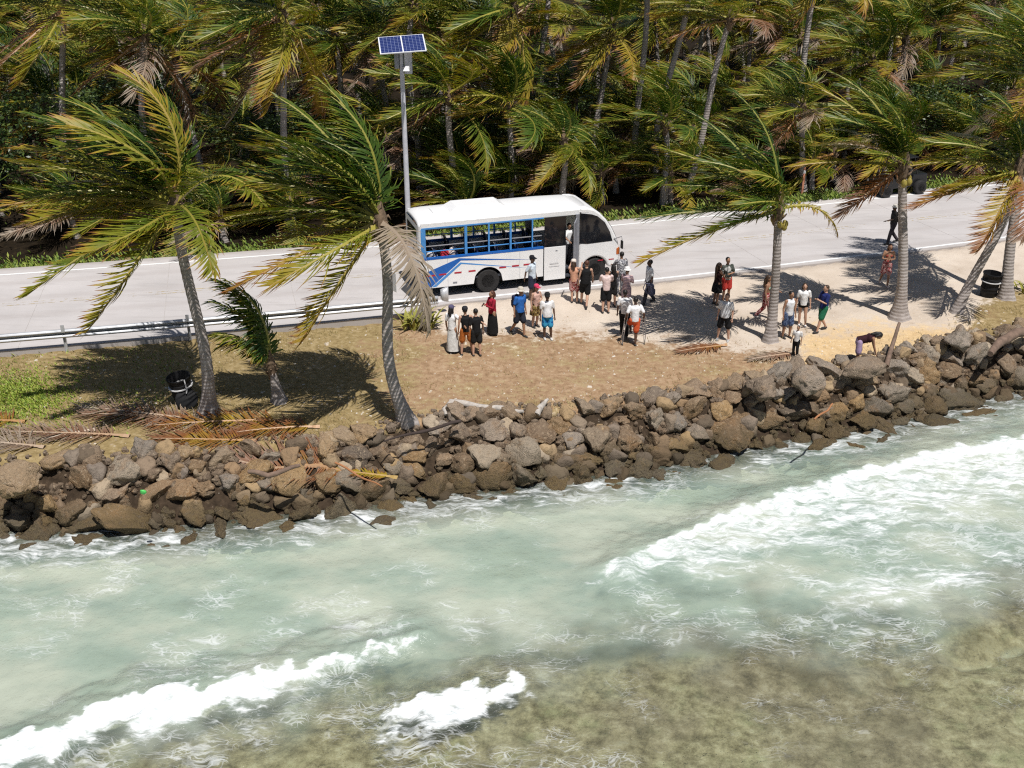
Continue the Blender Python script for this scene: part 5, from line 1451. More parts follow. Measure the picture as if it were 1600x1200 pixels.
def buggy():
    w = at(1384, 309, 0.0); yaw = math.atan2(0.29 + 0.0036 * w.x, 1)
    e = empty('utility_buggy', tuple(w), yaw); tag(e, 'black off-road buggy half hidden by palm fronds on the far shoulder', 'buggy')
    K = simple('buggy_black', (0.012, 0.012, 0.013), 0.35, 0.2, 3.0, spec=0.5)
    AL = simple('alloy', (0.45, 0.45, 0.47), 0.35, 0.1, 6, metal=0.5)
    for x in (0.0, 2.0):
        for y, s in ((0.0, -1), (1.35, 1)): wheel(e, x, y + 0.12 * (1 if s < 0 else -1) * 0.5, 0.34, 0.34, 0.26, s, rimmat=AL)
    body = [(-0.45, 0.45), (-0.42, 0.80), (-0.15, 0.92), (0.45, 0.98), (0.62, 0.70), (1.55, 0.66), (1.62, 0.98), (2.45, 0.98), (2.5, 0.5), (1.9, 0.36), (0.2, 0.34)]
    MB().prism(body, 0.18, 1.17).build('body', K, e, bevel=0.05)
    for y in (0.02, 1.30):
        MB().box(-0.36, 0.36, y - 0.02, y + 0.06, 0.70, 0.76).build('fender', K, e, bevel=0.02)
    for y in (0.24, 1.10):
        MB().tube([(0.40, y, 0.95), (0.72, y, 1.78), (1.6, y, 1.82), (1.85, y, 0.98)], 0.032, 8).build('roll_bar', K, e, True)
    MB().box(0.62, 1.75, 0.15, 1.20, 1.82, 1.88).build('canopy', K, e, bevel=0.03)
    for y in (0.30, 0.72):
        MB().box(1.05, 1.5, y, y + 0.36, 0.68, 0.84).box(1.48, 1.6, y, y + 0.36, 0.7, 1.4).build('seat', simple('vinyl_black', (0.03, 0.03, 0.03), 0.6), e, bevel=0.03)
    for y in (0.32, 1.0): MB().lathe([(0.001, -0.02), (0.07, -0.01), (0.08, 0.05)], 12, 'x', (-0.44, y, 0.70)).build('headlight', LAMPG, e)
buggy()

# ================================================================== FALLEN FRONDS, DRIFTWOOD, PLANTS
def fallen(px_, py_, rot, L_, dry, label, seed, flat=0.1, sc=1.0, leaf=0.95):
    p = gnd(px_, py_)
    d = frond_data('fallen_frond', 0.0, 0.10, L_, 0.0, 0.22, seed, dry, 48, leaf, 0.0, 0.25, 0.3, 0.12, width=0.05)
    n_ = len(d.vertices); co = np.empty(n_ * 3, np.float32); d.vertices.foreach_get('co', co); co = co.reshape(-1, 3)
    # lie on the ground
    c, s = math.cos(rot), math.sin(rot)
    X = p.x + co[:, 0] * c - co[:, 1] * s; Y = p.y + co[:, 0] * s + co[:, 1] * c
    zz = np.maximum(zg(X, Y), -0.9)
    co[:, 2] = np.clip(co[:, 2] * 0.45, -0.02, 0.4) + 0.05 + (zz - p.z)
    d.vertices.foreach_set('co', co.ravel()); d.update()
    o = inst('fallen_frond', d, None, tuple(p), (0, 0, rot), 1.0); tag(o, label, 'palm frond', 'dead fronds fallen on the bank')
R_ = math.radians
fallen(203, 683, R_(176), 3.8, 0.72, 'reddish fallen frond stretching left to the picture edge', 1)
fallen(352, 663, R_(168), 4.8, 0.72, 'longest fallen frond lying below the black drum', 2)
fallen(455, 657, R_(186), 4.2, 0.74, 'red-brown fallen frond with its stalk raised right of the drum', 3)
fallen(150, 672, R_(205), 1.5, 0.92, 'small grey dry frond tuft on the left bank', 4, leaf=0.5)
fallen(70, 700, R_(172), 2.2, 0.84, 'grey pink fallen frond at the far left edge', 5)
fallen(560, 705, R_(182), 3.6, 0.76, 'brown frond draped on the boulders below the curved-foot palm', 6)
fallen(1135, 540, R_(200), 1.9, 0.70, 'dry brown frond on sand behind the man in black shorts', 7, leaf=0.5)
fallen(1243, 553, R_(200), 1.8, 0.72, 'dry brown frond lying at the feet of the child', 8, leaf=0.5)
fallen(40, 660, R_(178), 3.0, 0.74, 'pinkish fallen frond beside the bright grass patch', 9)
fallen(300, 655, R_(176), 3.4, 0.80, 'grey-brown frond lying between the drum and the red fronds', 11)
fallen(400, 690, R_(178), 3.0, 0.73, 'dark red frond half over the upper left boulders', 12)
fallen(500, 668, R_(190), 2.6, 0.78, 'dull brown frond in the shade left of the curved-foot palm', 13)
fallen(620, 712, R_(170), 2.4, 0.62, 'narrow orange-stemmed frond on the upper rocks', 10, leaf=0.35)

DRIFT = simple('driftwood_grey', (0.42, 0.38, 0.34), 0.9, 0.3, 6.0, bmp=0.8)
DRIFTB = simple('driftwood_brown', (0.17, 0.115, 0.085), 0.9, 0.35, 5.0, bmp=0.9)
def log(pts, rs, label, mat, cat='driftwood'):
    mb = MB(); P = [gnd(*q[:2]) + Vector((0, 0, q[2])) for q in pts]; b = P[0].copy()
    Q = []; R2 = []
    for i in range(len(P) - 1):
        for k in range(4):
            t = k / 4; Q.append(P[i].lerp(P[i + 1], t) - b + Vector((0, 0, 0.03 * math.sin(i * 4 + k)))); R2.append((rs[i] * (1 - t) + rs[i + 1] * t) * (1 + 0.12 * math.sin(3.1 * (i * 4 + k))))
    Q.append(P[-1] - b); R2.append(rs[-1])
    mb.tube(Q, R2, 10)
    o = mb.build('driftwood', mat, None, True, loc=tuple(b)); tag(o, label, cat)
    return o
log([(703, 636, 0.16), (745, 641, 0.14), (790, 646, 0.13), (818, 650, 0.16)], [0.10, 0.11, 0.09, 0.05], 'pale bleached log lying on top of the boulders', DRIFT)
log([(697, 652, 0.08), (694, 646, 0.14), (706, 637, 0.16)], [0.05, 0.08, 0.09], 'short bent stump at the end of the pale log', DRIFT)
log([(838, 650, 0.05), (845, 643, 0.18), (856, 637, 0.28)], [0.12, 0.10, 0.04], 'forked grey driftwood piece standing by the rocks', DRIFT)
log([(1545, 566, 0.3), (1560, 548, 0.35), (1585, 536, 0.35), (1620, 526, 0.3)], [0.10, 0.16, 0.17, 0.14], 'dark twisted driftwood trunk on the rocks at right', DRIFTB)
log([(1385, 572, 0.0), (1392, 556, 0.45), (1399, 545, 0.95)], [0.09, 0.07, 0.05], 'upright brown stake leaning at the rocks below the thick palm', DRIFTB, 'stake')
log([(525, 738, 0.3), (560, 755, 0.25), (598, 778, 0.35)], [0.03, 0.03, 0.02], 'orange brown stick sloping down the boulders to the water', simple('stick_orange', (0.36, 0.16, 0.07), 0.8), 'stick')
log([(600, 702, 0.25), (660, 688, 0.3), (720, 672, 0.3)], [0.02, 0.05, 0.05], 'dark thin branch lying across the boulders', simple('branch_dark', (0.05, 0.035, 0.03), 0.9), 'branch')
log([(390, 752, 0.3), (420, 755, 0.25), (470, 742, 0.3)], [0.06, 0.08, 0.05], 'brown branch wedged between boulders on the left', DRIFTB, 'branch')
log([(1270, 672, 0.35), (1290, 660, 0.4), (1298, 652, 0.45)], [0.03, 0.03, 0.025], 'short tan stick stuck between rocks on the right', simple('stick_orange', (0.36, 0.16, 0.07)), 'stick')
p = gnd(232, 795); o = inst('litter_scrap', rock_data(400, 2, 3, 0.1), None, (p.x, p.y - 0.2, p.z + 0.62), (0.5, 0, 0), (0.10, 0.05, 0.08))
o.data.materials.clear(); o.data.materials.append(simple('bright_green_plastic', (0.10, 0.55, 0.12), 0.4)); tag(o, 'bright green scrap caught in the left boulders', 'litter')

# strap-leaved lily clump by the rail end
def lily(px_, py_, label, seed, n=60, s=0.95):
    p = gnd(px_, py_); r = random.Random(seed); e = empty('lily_clump', tuple(p)); tag(e, label, 'plant')
    M1 = blade_mat('lily_leaf_%d' % seed, (0.10, 0.13, 0.02), (0.24, 0.24, 0.04), (0.42, 0.36, 0.10))
    for i in range(n):
        a = r.uniform(0, 6.283); l = s * r.uniform(0.6, 1.1); lean = r.uniform(0.3, 1.1)
        d = Vector((math.cos(a), math.sin(a), 0)); w = Vector((-d.y, d.x, 0)) * 0.05
        b = d * 0.12 * r.random() + Vector((r.uniform(-0.5, 0.5), r.uniform(-0.25, 0.25), 0)); V = []; q = b.copy(); el = math.pi / 2 - lean * 0.4
        for k in range(6):
            ww = w * (0.7, 1, 1, 0.85, 0.55, 0.05)[k]; V += [tuple(q - ww), tuple(q + ww)]
            q = q + (d * math.cos(el) + Vector((0, 0, math.sin(el)))) * l / 5; el -= lean * 0.38
        mesh_obj('leaf', V, [(2 * k, 2 * k + 1, 2 * k + 3, 2 * k + 2) for k in range(5)], [M1], e)
lily(655, 512, 'spiky strap-leaved lily clump under the barrier end', 1)
lily(1592, 455, 'small strap-leaved plant at the right picture edge', 2, 22, 0.7)

# ================================================================== PEOPLE
SKINS = {'light': (0.50, 0.30, 0.21), 'mid': (0.33, 0.18, 0.11), 'dark': (0.11, 0.06, 0.04)}
def skin(k):
    return simple('skin_' + k, SKINS[k], 0.55, 0.08, 8.0, spec=0.35)
HAIRC = {'black': (0.012, 0.010, 0.009), 'brown': (0.05, 0.028, 0.016), 'red': (0.09, 0.035, 0.02)}
def hairm(k): return simple('hair_' + k, HAIRC[k], 0.5, 0.3, 12.0, spec=0.4)

def cap_tube(mb, pts, rs, n=10, flat=False):
    """tapered limb with rounded ends"""
    pts = [Vector(p) for p in pts]
    a = (pts[0] - pts[1]).normalized(); b = (pts[-1] - pts[-2]).normalized()
    P = [pts[0] + a * rs[0] * 0.9, pts[0] + a * rs[0] * 0.55] + pts + [pts[-1] + b * rs[-1] * 0.55, pts[-1] + b * rs[-1] * 0.9]
    R = [rs[0] * 0.4, rs[0] * 0.82] + list(rs) + [rs[-1] * 0.82, rs[-1] * 0.4]
    if flat: P = P[2:]; R = R[2:]
    mb.tube(P, R, n)
def ellip(mb, c, r, n=12, m=8):
    mb2 = [(max(0.001, math.sin(math.pi * i / m)), -math.cos(math.pi * i / m)) for i in range(m + 1)]
    vs = []; fs = []
    for rr_, h in mb2:
        for k in range(n):
            a = 2 * math.pi * k / n; vs.append((c[0] + r[0] * rr_ * math.cos(a), c[1] + r[1] * rr_ * math.sin(a), c[2] + r[2] * h))
    for i in range(m):
        for k in range(n): fs.append((i * n + k, i * n + (k + 1) % n, (i + 1) * n + (k + 1) % n, (i + 1) * n + k))
    mb.add(vs, fs)

ARMS = {'down': ((.235, .02, 1.13), (.255, -.05, .87)), 'hip': ((.37, .06, 1.17), (.20, -.06, 1.02)), 'phone': ((.22, -.10, 1.14), (.06, -.30, 1.24)),
        'fwd': ((.22, -.16, 1.18), (.18, -.40, 1.12)), 'reach': ((.24, -.22, 1.34), (.22, -.46, 1.44)), 'crutch': ((.29, .10, 1.17), (.32, -.04, .93)),
        'around': ((.42, .04, 1.27), (.60, .12, 1.14)), 'back': ((.25, .13, 1.15), (.26, .17, .90)), 'swing': ((.24, -.08, 1.14), (.25, -.24, .94)),
        'cross': ((.24, -.06, 1.14), (.02, -.20, 1.16)), 'hang': ((.20, -.02, 1.12), (.20, -.05, .86)), 'up': ((.28, -.10, 1.50), (.20, -.16, 1.76))}
REMESH = []          # (object, voxel) converted in one go at the end
def person(px_, py_, h, face, label, skin_='light', hair='black', hairlen=0, top=None, bottom=None, arms=('down', 'down'), legs='stand', bend=0.0,
           hat=None, shoes=(0.03, 0.03, 0.03), group='people around the bus', belly=0.0, pos=None, turn=0.0, cam_look=0.0):
    p = Vector(pos) if pos else gnd(px_, py_)
    e = empty('person', tuple(p), math.radians(face))
    lr = random.Random(int(px_ * 7 + py_)); e.rotation_euler = (lr.uniform(-0.02, 0.055), lr.uniform(-0.05, 0.05), math.radians(face))
    tag(e, label, 'person', group)
    s = h / 1.72
    S = lambda v: Vector(v) * s
    pel = Vector((0, 0, .95))
    Rb = Matrix.Rotation(math.radians(-bend), 3, 'X')         # bend forward (towards -y)
    def U(v):                                                  # upper-body point
        v = Vector(v)
        if bend: v = Rb.transposed() @ (v - pel) + pel if False else Matrix.Rotation(math.radians(bend), 3, 'X') @ (v - pel) + pel
        return v * s
    LEG = {'stand': (((.10, -.01, .50), (.105, .03, .09)), ((-.10, -.01, .50), (-.105, .03, .09))),
           'walk': (((.10, -.14, .52), (.10, -.22, .10)), ((-.10, .02, .50), (-.10, .26, .14))),
           'wide': (((.15, -.02, .50), (.19, .03, .09)), ((-.15, -.02, .50), (-.19, .03, .09))),
           'step': (((.10, -.26, .72), (.11, -.26, .36)), ((-.10, .0, .50), (-.10, .05, .09))),
           'one': (((.10, -.30, .72), (.10, -.12, .50)), ((-.06, -.01, .50), (-.05, .03, .09))),
           'relax': (((.11, -.06, .50), (.14, -.02, .09)), ((-.10, .01, .50), (-.09, .05, .09)))}[legs]
    mb = MB()
    hip = ((.095, 0, .92), (-.095, 0, .92))
    for i in range(2):
        k, a = LEG[i]
        cap_tube(mb, [S(hip[i]), S(Vector(hip[i]).lerp(Vector(k), .5)), S(k), S(Vector(k).lerp(Vector(a), .35)), S(a)], [.088 * s, .078 * s, .055 * s, .056 * s, .036 * s], 10)
        cap_tube(mb, [S(Vector(a) + Vector((0, .02, -.05))), S(Vector(a) + Vector((0, -.13, -.06)))], [.036 * s, .032 * s], 8)
    # trunk
    cap_tube(mb, [S((0, 0, .92)), U((0, 0, 1.06)), U((0, -.005, 1.22)), U((0, 0, 1.36)), U((0, .005, 1.43))], [.125 * s, (.118 + belly) * s, .128 * s, .118 * s, .075 * s], 12)
    for sx in (-1, 1):
        ellip(mb, U((sx * .085, 0, 1.30)), (.085 * s, .095 * s, .12 * s), 10, 6); ellip(mb, U((sx * .165, .005, 1.405)), (.062 * s, .06 * s, .06 * s), 8, 6)
    cap_tube(mb, [U((0, .01, 1.42)), U((0, 0, 1.53))], [.055 * s, .05 * s], 8)
    hd = (0, -.015, 1.625)
    ellip(mb, U(hd), (.076 * s, .094 * s, .112 * s), 14, 10); ellip(mb, U((0, -.05, 1.57)), (.055 * s, .055 * s, .06 * s), 10, 6)
    ellip(mb, U((0, -.112, 1.61)), (.014 * s, .022 * s, .026 * s), 6, 4)
    for sx in (-1, 1): ellip(mb, U((sx * .078, .0, 1.62)), (.012 * s, .022 * s, .034 * s), 6, 4)
    hands = []
    for sx, an in ((1, arms[0]), (-1, arms[1])):
        el, wr = ARMS[an]
        f = lambda v: (v[0] * sx, v[1], v[2])
        if an == 'hang' and bend:
            A, B, C = U((sx * .18, 0, 1.40)), None, None
            B = A + Vector((0, -.06, -.28)) * s; C = B + Vector((0, -.08, -.24)) * s
        else:
            A, B, C = U((sx * .18, .0, 1.40)), U(f(el)), U(f(wr))
        cap_tube(mb, [A, A.lerp(B, .5), B, B.lerp(C, .4), C], [.050 * s, .045 * s, .038 * s, .036 * s, .026 * s], 8)
        d = (C - B).normalized(); hands.append((C, d, sx))
        ellip(mb, C + d * .05 * s, (.030 * s, .030 * s, .036 * s), 8, 5)
    body = mb.build('body', skin(skin_), e, True)
    body.modifiers.clear()
    REMESH.append((body, 0.014, hands, s))
    # eyes
    for sx in (-1, 1):
        m2 = MB(); ellip(m2, U((sx * .030, -.103, 1.635)), (.011 * s, .008 * s, .008 * s), 6, 4); m2.build('eye', simple('eye_dark', (0.02, 0.015, 0.012), 0.2), e)
    m2 = MB(); ellip(m2, U((0, -.104, 1.568)), (.022 * s, .008 * s, .006 * s), 6, 4); m2.build('mouth', simple('lips', (0.25, 0.08, 0.07), 0.5), e)
    # hair
    m2 = MB()
    ellip(m2, U((0, .012, 1.655)), (.088 * s, .098 * s, .098 * s), 12, 8)
    if hairlen:
        cap_tube(m2, [U((0, .06, 1.66)), U((0, .10, 1.54)), U((-.02, .125, 1.54 - hairlen))], [.075 * s, .075 * s, .05 * s], 8)
        for sx in (-1, 1): cap_tube(m2, [U((sx * .07, .03, 1.64)), U((sx * .085, .03, 1.50))], [.035 * s, .03 * s], 6)
    ho = m2.build('hair', hairm(hair), e, True); ho.modifiers.clear(); REMESH.append((ho, 0.014, None, s))
    # upper garment
    if top:
        c, kind = top[0], top[1]; nm = top[2] if len(top) > 2 else 'shirt'
        mm = top[3] if len(top) > 3 else cloth('cloth_%.3f_%.3f_%.3f' % c, c)
        m2 = MB(); lo = .86 if kind != 'crop' else 1.12
        bw = belly
        if kind in ('bikini',):
            for sx in (-1, 1): ellip(m2, U((sx * .07, -.085, 1.27)), (.066 * s, .05 * s, .06 * s), 10, 6)
            cap_tube(m2, [U((-.13, .0, 1.25)), U((0, .07, 1.25)), U((.13, 0, 1.25))], [.03 * s] * 3, 6)
        else:
            cap_tube(m2, [U((0, 0, lo + .03)), U((0, 0, 1.06 if kind != 'crop' else 1.17)), U((0, -.005, 1.22)), U((0, 0, 1.37)), U((0, .005, 1.42))], [(.156 + bw) * s, (.146 + bw) * s, .148 * s, .135 * s, .082 * s], 14, True)
            for sx in (-1, 1): ellip(m2, U((sx * .085, 0, 1.29)), (.102 * s, .115 * s, .145 * s), 10, 6)
            if kind in ('tee', 'long'):
                for (C, d, sx), an in zip(hands, arms):
                    el, wr = ARMS[an]
                    A = U((sx * .175, 0, 1.40)); B = U((el[0] * sx, el[1], el[2])) if not (an == 'hang' and bend) else A + Vector((0, -.06, -.28)) * s
                    if kind == 'tee': cap_tube(m2, [A, A.lerp(B, .72)], [.072 * s, .066 * s], 9)
                    else: cap_tube(m2, [A, B, B.lerp(C, .85)], [.070 * s, .056 * s, .044 * s], 9)
            elif kind == 'tank':
                for sx in (-1, 1): cap_tube(m2, [U((sx * .11, .02, 1.34)), U((sx * .115, 0, 1.435))], [.05 * s, .035 * s], 8)
        o = m2.build(nm, mm, e, True); o.modifiers.clear(); REMESH.append((o, 0.015, None, s))
    # lower garment
    if bottom:
        c, kind = bottom[0], bottom[1]
        mm = bottom[2] if len(bottom) > 2 else cloth('cloth_%.3f_%.3f_%.3f' % c, c)
        m2 = MB(); nm = {'shorts': 'shorts', 'brief': 'briefs', 'trousers': 'trousers', 'skirt': 'skirt', 'long_skirt': 'skirt', 'dress': 'skirt'}[kind]
        if kind in ('skirt', 'long_skirt'):
            z1 = .55 if kind == 'skirt' else .10
            prf = []
            for k in range(9):
                t = k / 8; z = 1.05 + (z1 - 1.05) * t; prf.append(((.135 + .10 * t + .02 * math.sin(t * 3)) * s, z * s))
            vs = []; fs = []; n = 20
            for r_0, z in prf:
                for k in range(n):
                    a = 2 * math.pi * k / n; q = r_0 * (1 + 0.05 * math.sin(5 * a + z * 4))
                    vs.append((q * math.cos(a), q * .85 * math.sin(a), z))
            for i in range(8):
                for k in range(n): fs.append((i * n + k, i * n + (k + 1) % n, (i + 1) * n + (k + 1) % n, (i + 1) * n + k))
            m2.add(vs, fs); o = m2.build(nm, mm, e, True)
        else:
            cap_tube(m2, [S((0, 0, .88)), S((0, 0, .96)), U((0, 0, 1.04))], [.145 * s, .148 * s, .138 * s], 12)
            L_ = {'shorts': .86, 'brief': .18, 'trousers': 2.0}[kind]
            for i in range(2):
                k, a = Vector(LEG[i][0]), Vector(LEG[i][1]); hp = Vector(hip[i])
                if kind == 'trousers': cap_tube(m2, [S(hp), S(k), S(a + Vector((0, 0, .02)))], [.11 * s, .082 * s, .068 * s], 10)
                else: cap_tube(m2, [S(hp), S(hp.lerp(k, L_))], [.108 * s, (.112 if kind == 'shorts' else .10) * s], 10)
            o = m2.build(nm, mm, e, True); o.modifiers.clear(); REMESH.append((o, 0.015, None, s))
    # shoes
    for i in range(2):
        a = Vector(LEG[i][1]); m2 = MB()
        cap_tube(m2, [S(a + Vector((0, .025, -.055))), S(a + Vector((0, -.14, -.062)))], [.045 * s, .040 * s], 8)
        o = m2.build('shoe', simple('shoe_%.2f_%.2f_%.2f' % shoes, shoes, 0.6), e, True)
    # headwear
    if hat:
        c, kind = hat; mm = cloth('hat_%.2f_%.2f_%.2f' % c, c); m2 = MB()
        q = U((0, .008, 1.70)); up = (U((0, .008, 1.72)) - q).normalized()
        prf = [(0.100, -0.03), (0.103, 0.0), (0.096, 0.05), (0.07, 0.075), (0.001, 0.085)]
        if kind in ('hat', 'bucket'): prf = [(0.19 if kind == 'hat' else 0.15, -0.045), (0.185 if kind == 'hat' else 0.145, -0.03), (0.105, -0.005)] + prf[1:]
        m2.lathe([(a * s, b * s) for a, b in prf], 16)
        if kind == 'cap':
            m2.add([(-.08 * s, -.07 * s, -.015 * s), (.08 * s, -.07 * s, -.015 * s), (.06 * s, -.19 * s, -.035 * s), (-.06 * s, -.19 * s, -.035 * s),
                    (-.08 * s, -.07 * s, .005 * s), (.08 * s, -.07 * s, .005 * s), (.06 * s, -.19 * s, -.02 * s), (-.06 * s, -.19 * s, -.02 * s)],
                   [(0, 3, 2, 1), (4, 5, 6, 7), (0, 1, 5, 4), (1, 2, 6, 5), (2, 3, 7, 6), (3, 0, 4, 7)])
        o = m2.build('cap' if kind == 'cap' else 'hat', mm, e, True, loc=tuple(q))
        if bend: o.rotation_euler = (math.radians(bend), 0, 0)
    W = Matrix.Translation(p) @ e.rotation_euler.to_matrix().to_4x4()
    return e, W, hands, s

def finish_people():
    """turn each posed figure and garment into one continuous skin"""
    for o, vox, hands, s in REMESH:
        md = o.modifiers.new('skin', 'REMESH'); md.mode = 'VOXEL'; md.voxel_size = vox; md.use_smooth_shade = True
        m2 = o.modifiers.new('soft', 'SMOOTH'); m2.factor = 0.5; m2.iterations = 3
    bpy.context.view_layer.update()
    dg = bpy.context.evaluated_depsgraph_get()
    for o, vox, hands, s in REMESH:
        me = bpy.data.meshes.new_from_object(o.evaluated_get(dg)); me.name = o.name
        mat = o.data.materials[0]; o.modifiers.clear(); old = o.data; o.data = me
        if not me.materials: me.materials.append(mat)
        bpy.data.meshes.remove(old)
        if hands:
            bm = bmesh.new(); bm.from_mesh(me)
            for C, d, sx in hands:
                u = Vector((0, 0, 1)).cross(d); u = u.normalized() if u.length > 0.1 else Vector((1, 0, 0))
                v = d.cross(u)
                fingers = [(-.024, .070), (-.008, .080), (.008, .076), (.022, .060)]
                for off, ln in fingers:
                    a0 = C + d * .07 * s + u * off * s; mid = a0 + d * ln * .5 * s + v * .006 * sx; tip = mid + (d * .8 - v * .5).normalized() * ln * .45 * s
                    add_finger(bm, a0, mid, tip, .0085 * s)
                a0 = C + d * .03 * s - u * .026 * s; mid = a0 + (d * .6 - u * .8).normalized() * .03 * s; tip = mid + (d * .95 - u * .2) * .03 * s
                add_finger(bm, a0, mid, tip, .010 * s)
            bm.to_mesh(me); bm.free()
            for pl in me.polygons: pl.use_smooth = True
def add_finger(bm, a, b, c, r):
    P = [a, b, c]; rings = []
    for i, p in enumerate(P):
        t = (P[min(i + 1, 2)] - P[max(i - 1, 0)]).normalized(); x = t.orthogonal().normalized(); y = t.cross(x)
        rr_ = r * (1.0, 0.92, 0.7)[i]
        rings.append([bm.verts.new(p + (x * math.cos(k * 1.2566) + y * math.sin(k * 1.2566)) * rr_) for k in range(5)])
    for i in range(2):
        for k in range(5): bm.faces.new((rings[i][k], rings[i][(k + 1) % 5], rings[i + 1][(k + 1) % 5], rings[i + 1][k]))
    bm.faces.new(rings[2]); bm.faces.new(rings[0][::-1])

def pattern_mat(name, cols, scale, stripes=False):
    m, nt, out = new_mat(name)
    if stripes:
        w = N(nt, 'ShaderNodeTexWave'); w.wave_type = 'BANDS'; w.bands_direction = 'Z'; w.inputs['Scale'].default_value = scale
        L(nt, N(nt, 'ShaderNodeTexCoord').outputs['Object'], w.inputs['Vector']); f = w.outputs[1]
    else: f = noise(nt, scale, 2, 0.5)
    k = len(cols); st = [(0.3 + 0.4 * i / (k - 1), c) for i, c in enumerate(cols)]
    bsdf(nt, out, ramp(nt, f, st, 'CONSTANT' if not stripes else 'LINEAR'), 0.85, None, 0.1)
    return m
FLORAL = pattern_mat('floral_print', [(0.03, 0.02, 0.015), (0.16, 0.10, 0.03), (0.35, 0.27, 0.12), (0.06, 0.08, 0.03)], 11.0)
STRIPE = pattern_mat('striped_knit', [(0.62, 0.46, 0.44), (0.28, 0.20, 0.26)], 5.5, True)
CAMO = pattern_mat('grey_print', [(0.45, 0.45, 0.47), (0.12, 0.12, 0.14), (0.60, 0.60, 0.60), (0.2, 0.2, 0.22)], 9.0)
SEAP = pattern_mat('blue_wave_print', [(0.02, 0.10, 0.30), (0.05, 0.30, 0.50), (0.02, 0.16, 0.40), (0.35, 0.55, 0.65)], 7.0)
NAVYP = pattern_mat('navy_print', [(0.03, 0.05, 0.11), (0.10, 0.14, 0.24), (0.04, 0.06, 0.12), (0.3, 0.32, 0.36)], 8.0)
TIE = pattern_mat('dark_tshirt_print', [(0.05, 0.06, 0.05), (0.08, 0.09, 0.08), (0.5, 0.5, 0.48), (0.06, 0.07, 0.06)], 3.6)
REDP = pattern_mat('red_print', [(0.22, 0.03, 0.03), (0.50, 0.30, 0.28), (0.30, 0.05, 0.05), (0.4, 0.12, 0.1)], 10.0)
K_ = (0.014, 0.014, 0.015); W_ = (0.78, 0.78, 0.78)
SAND = (0.45, 0.36, 0.27)

P = {}
P['a'] = person(708, 551, 1.64, 150, 'woman in white top and long pale skirt hugging the two in black', 'mid', 'black', .12, (W_, 'tee'), ((0.62, 0.62, 0.60), 'long_skirt'), ('down', 'around'), hat=((0.10, 0.09, 0.16), 'cap'))
P['b'] = person(730, 554, 1.70, 190, 'man in black tank top, dark cap and orange shorts, middle of three', 'light', 'black', 0, (K_, 'tank'), ((0.42, 0.13, 0.03), 'shorts'), ('down', 'around'), 'wide', hat=((0.03, 0.03, 0.035), 'cap'))
P['c'] = person(746, 556, 1.66, 200, 'person in black tee and black shorts, right of the hugging three', 'light', 'black', 0, (K_, 'tee'), ((0.02, 0.02, 0.02), 'shorts'), ('down', 'down'), 'relax')
P['d'] = person(770, 523, 1.62, -60, 'woman in red shawl and long black skirt holding a phone', 'mid', 'red', .05, ((0.33, 0.02, 0.04), 'long'), (K_, 'long_skirt'), ('phone', 'phone'))
P['e'] = person(809, 524, 1.76, 40, 'man in blue shirt and pale sun hat wearing a backpack', 'mid', 'black', 0, ((0.03, 0.13, 0.42), 'tee'), ((0.025, 0.028, 0.04), 'shorts'), ('down', 'down'), 'walk', hat=((0.55, 0.50, 0.43), 'bucket'), belly=.02)
P['f'] = person(831, 468, 1.70, 60, 'man in pale blue shirt and dark cap standing against the bus flank', 'dark', 'black', 0, ((0.58, 0.66, 0.74), 'tee'), ((0.03, 0.035, 0.06), 'shorts'), ('down', 'back'), hat=((0.02, 0.02, 0.025), 'cap'))
P['g'] = person(836, 511, 1.60, 40, 'woman in pink cap and floral skirt beside the blue-shirt man', 'light', 'brown', .1, ((0.62, 0.40, 0.33), 'tank'), ((0.1, 0.1, 0.1), 'skirt', FLORAL), ('cross', 'down'), hat=((0.62, 0.06, 0.13), 'cap'))
P['h'] = person(855, 530, 1.68, 10, 'man in loose white tee and turquoise shorts with a black cap', 'dark', 'black', 0, (W_, 'tee'), ((0.03, 0.25, 0.45), 'shorts', SEAP), ('down', 'down'), 'relax', hat=((0.02, 0.02, 0.02), 'cap'), belly=.03, shoes=(0.6, 0.58, 0.55))
P['i'] = person(898, 473, 1.66, 165, 'woman in peach top and dark printed shorts reaching for the bus door', 'light', 'brown', .16, ((0.62, 0.33, 0.22), 'tank'), ((0.15, 0.05, 0.05), 'shorts', REDP), ('reach', 'reach'), hat=((0.70, 0.62, 0.55), 'cap'))
P['j'] = person(912, 479, 1.78, 175, 'broad man in black sleeveless top and black shorts queuing at the bus', 'light', 'red', 0, (K_, 'tank'), (K_, 'shorts'), ('down', 'swing'), 'walk', belly=.02)
P['k'] = person(946, 489, 1.74, 180, 'man in pale pink tee and black shorts with his back turned', 'light', 'black', 0, ((0.72, 0.56, 0.53), 'tee'), (K_, 'shorts'), ('fwd', 'fwd'), 'stand')
P['l'] = person(956, 479, 1.64, 190, 'woman with long black hair right of the pink-tee man', 'light', 'black', .40, (K_, 'tank'), ((0.03, 0.03, 0.03), 'shorts'), ('down', 'fwd'))
P['m'] = person(967, 462, 1.74, 200, 'person in grey patterned shirt at the bus nose', 'mid', 'black', 0, ((0.4, 0.4, 0.4), 'tee', 'shirt', CAMO), ((0.08, 0.08, 0.1), 'trousers', CAMO), ('fwd', 'down'))
P['n'] = person(977, 484, 1.62, 150, 'woman in white hat and striped knit top', 'light', 'brown', 0, ((0.5, 0.4, 0.4), 'tee', 'shirt', STRIPE), ((0.55, 0.42, 0.42), 'shorts', STRIPE), ('cross', 'cross'), hat=((0.78, 0.77, 0.75), 'bucket'))
P['o'] = person(975, 526, 1.72, 170, 'man in white tee and black trousers beside the man on crutches', 'dark', 'black', 0, (W_, 'tee'), (K_, 'trousers'), ('down', 'down'), 'walk')
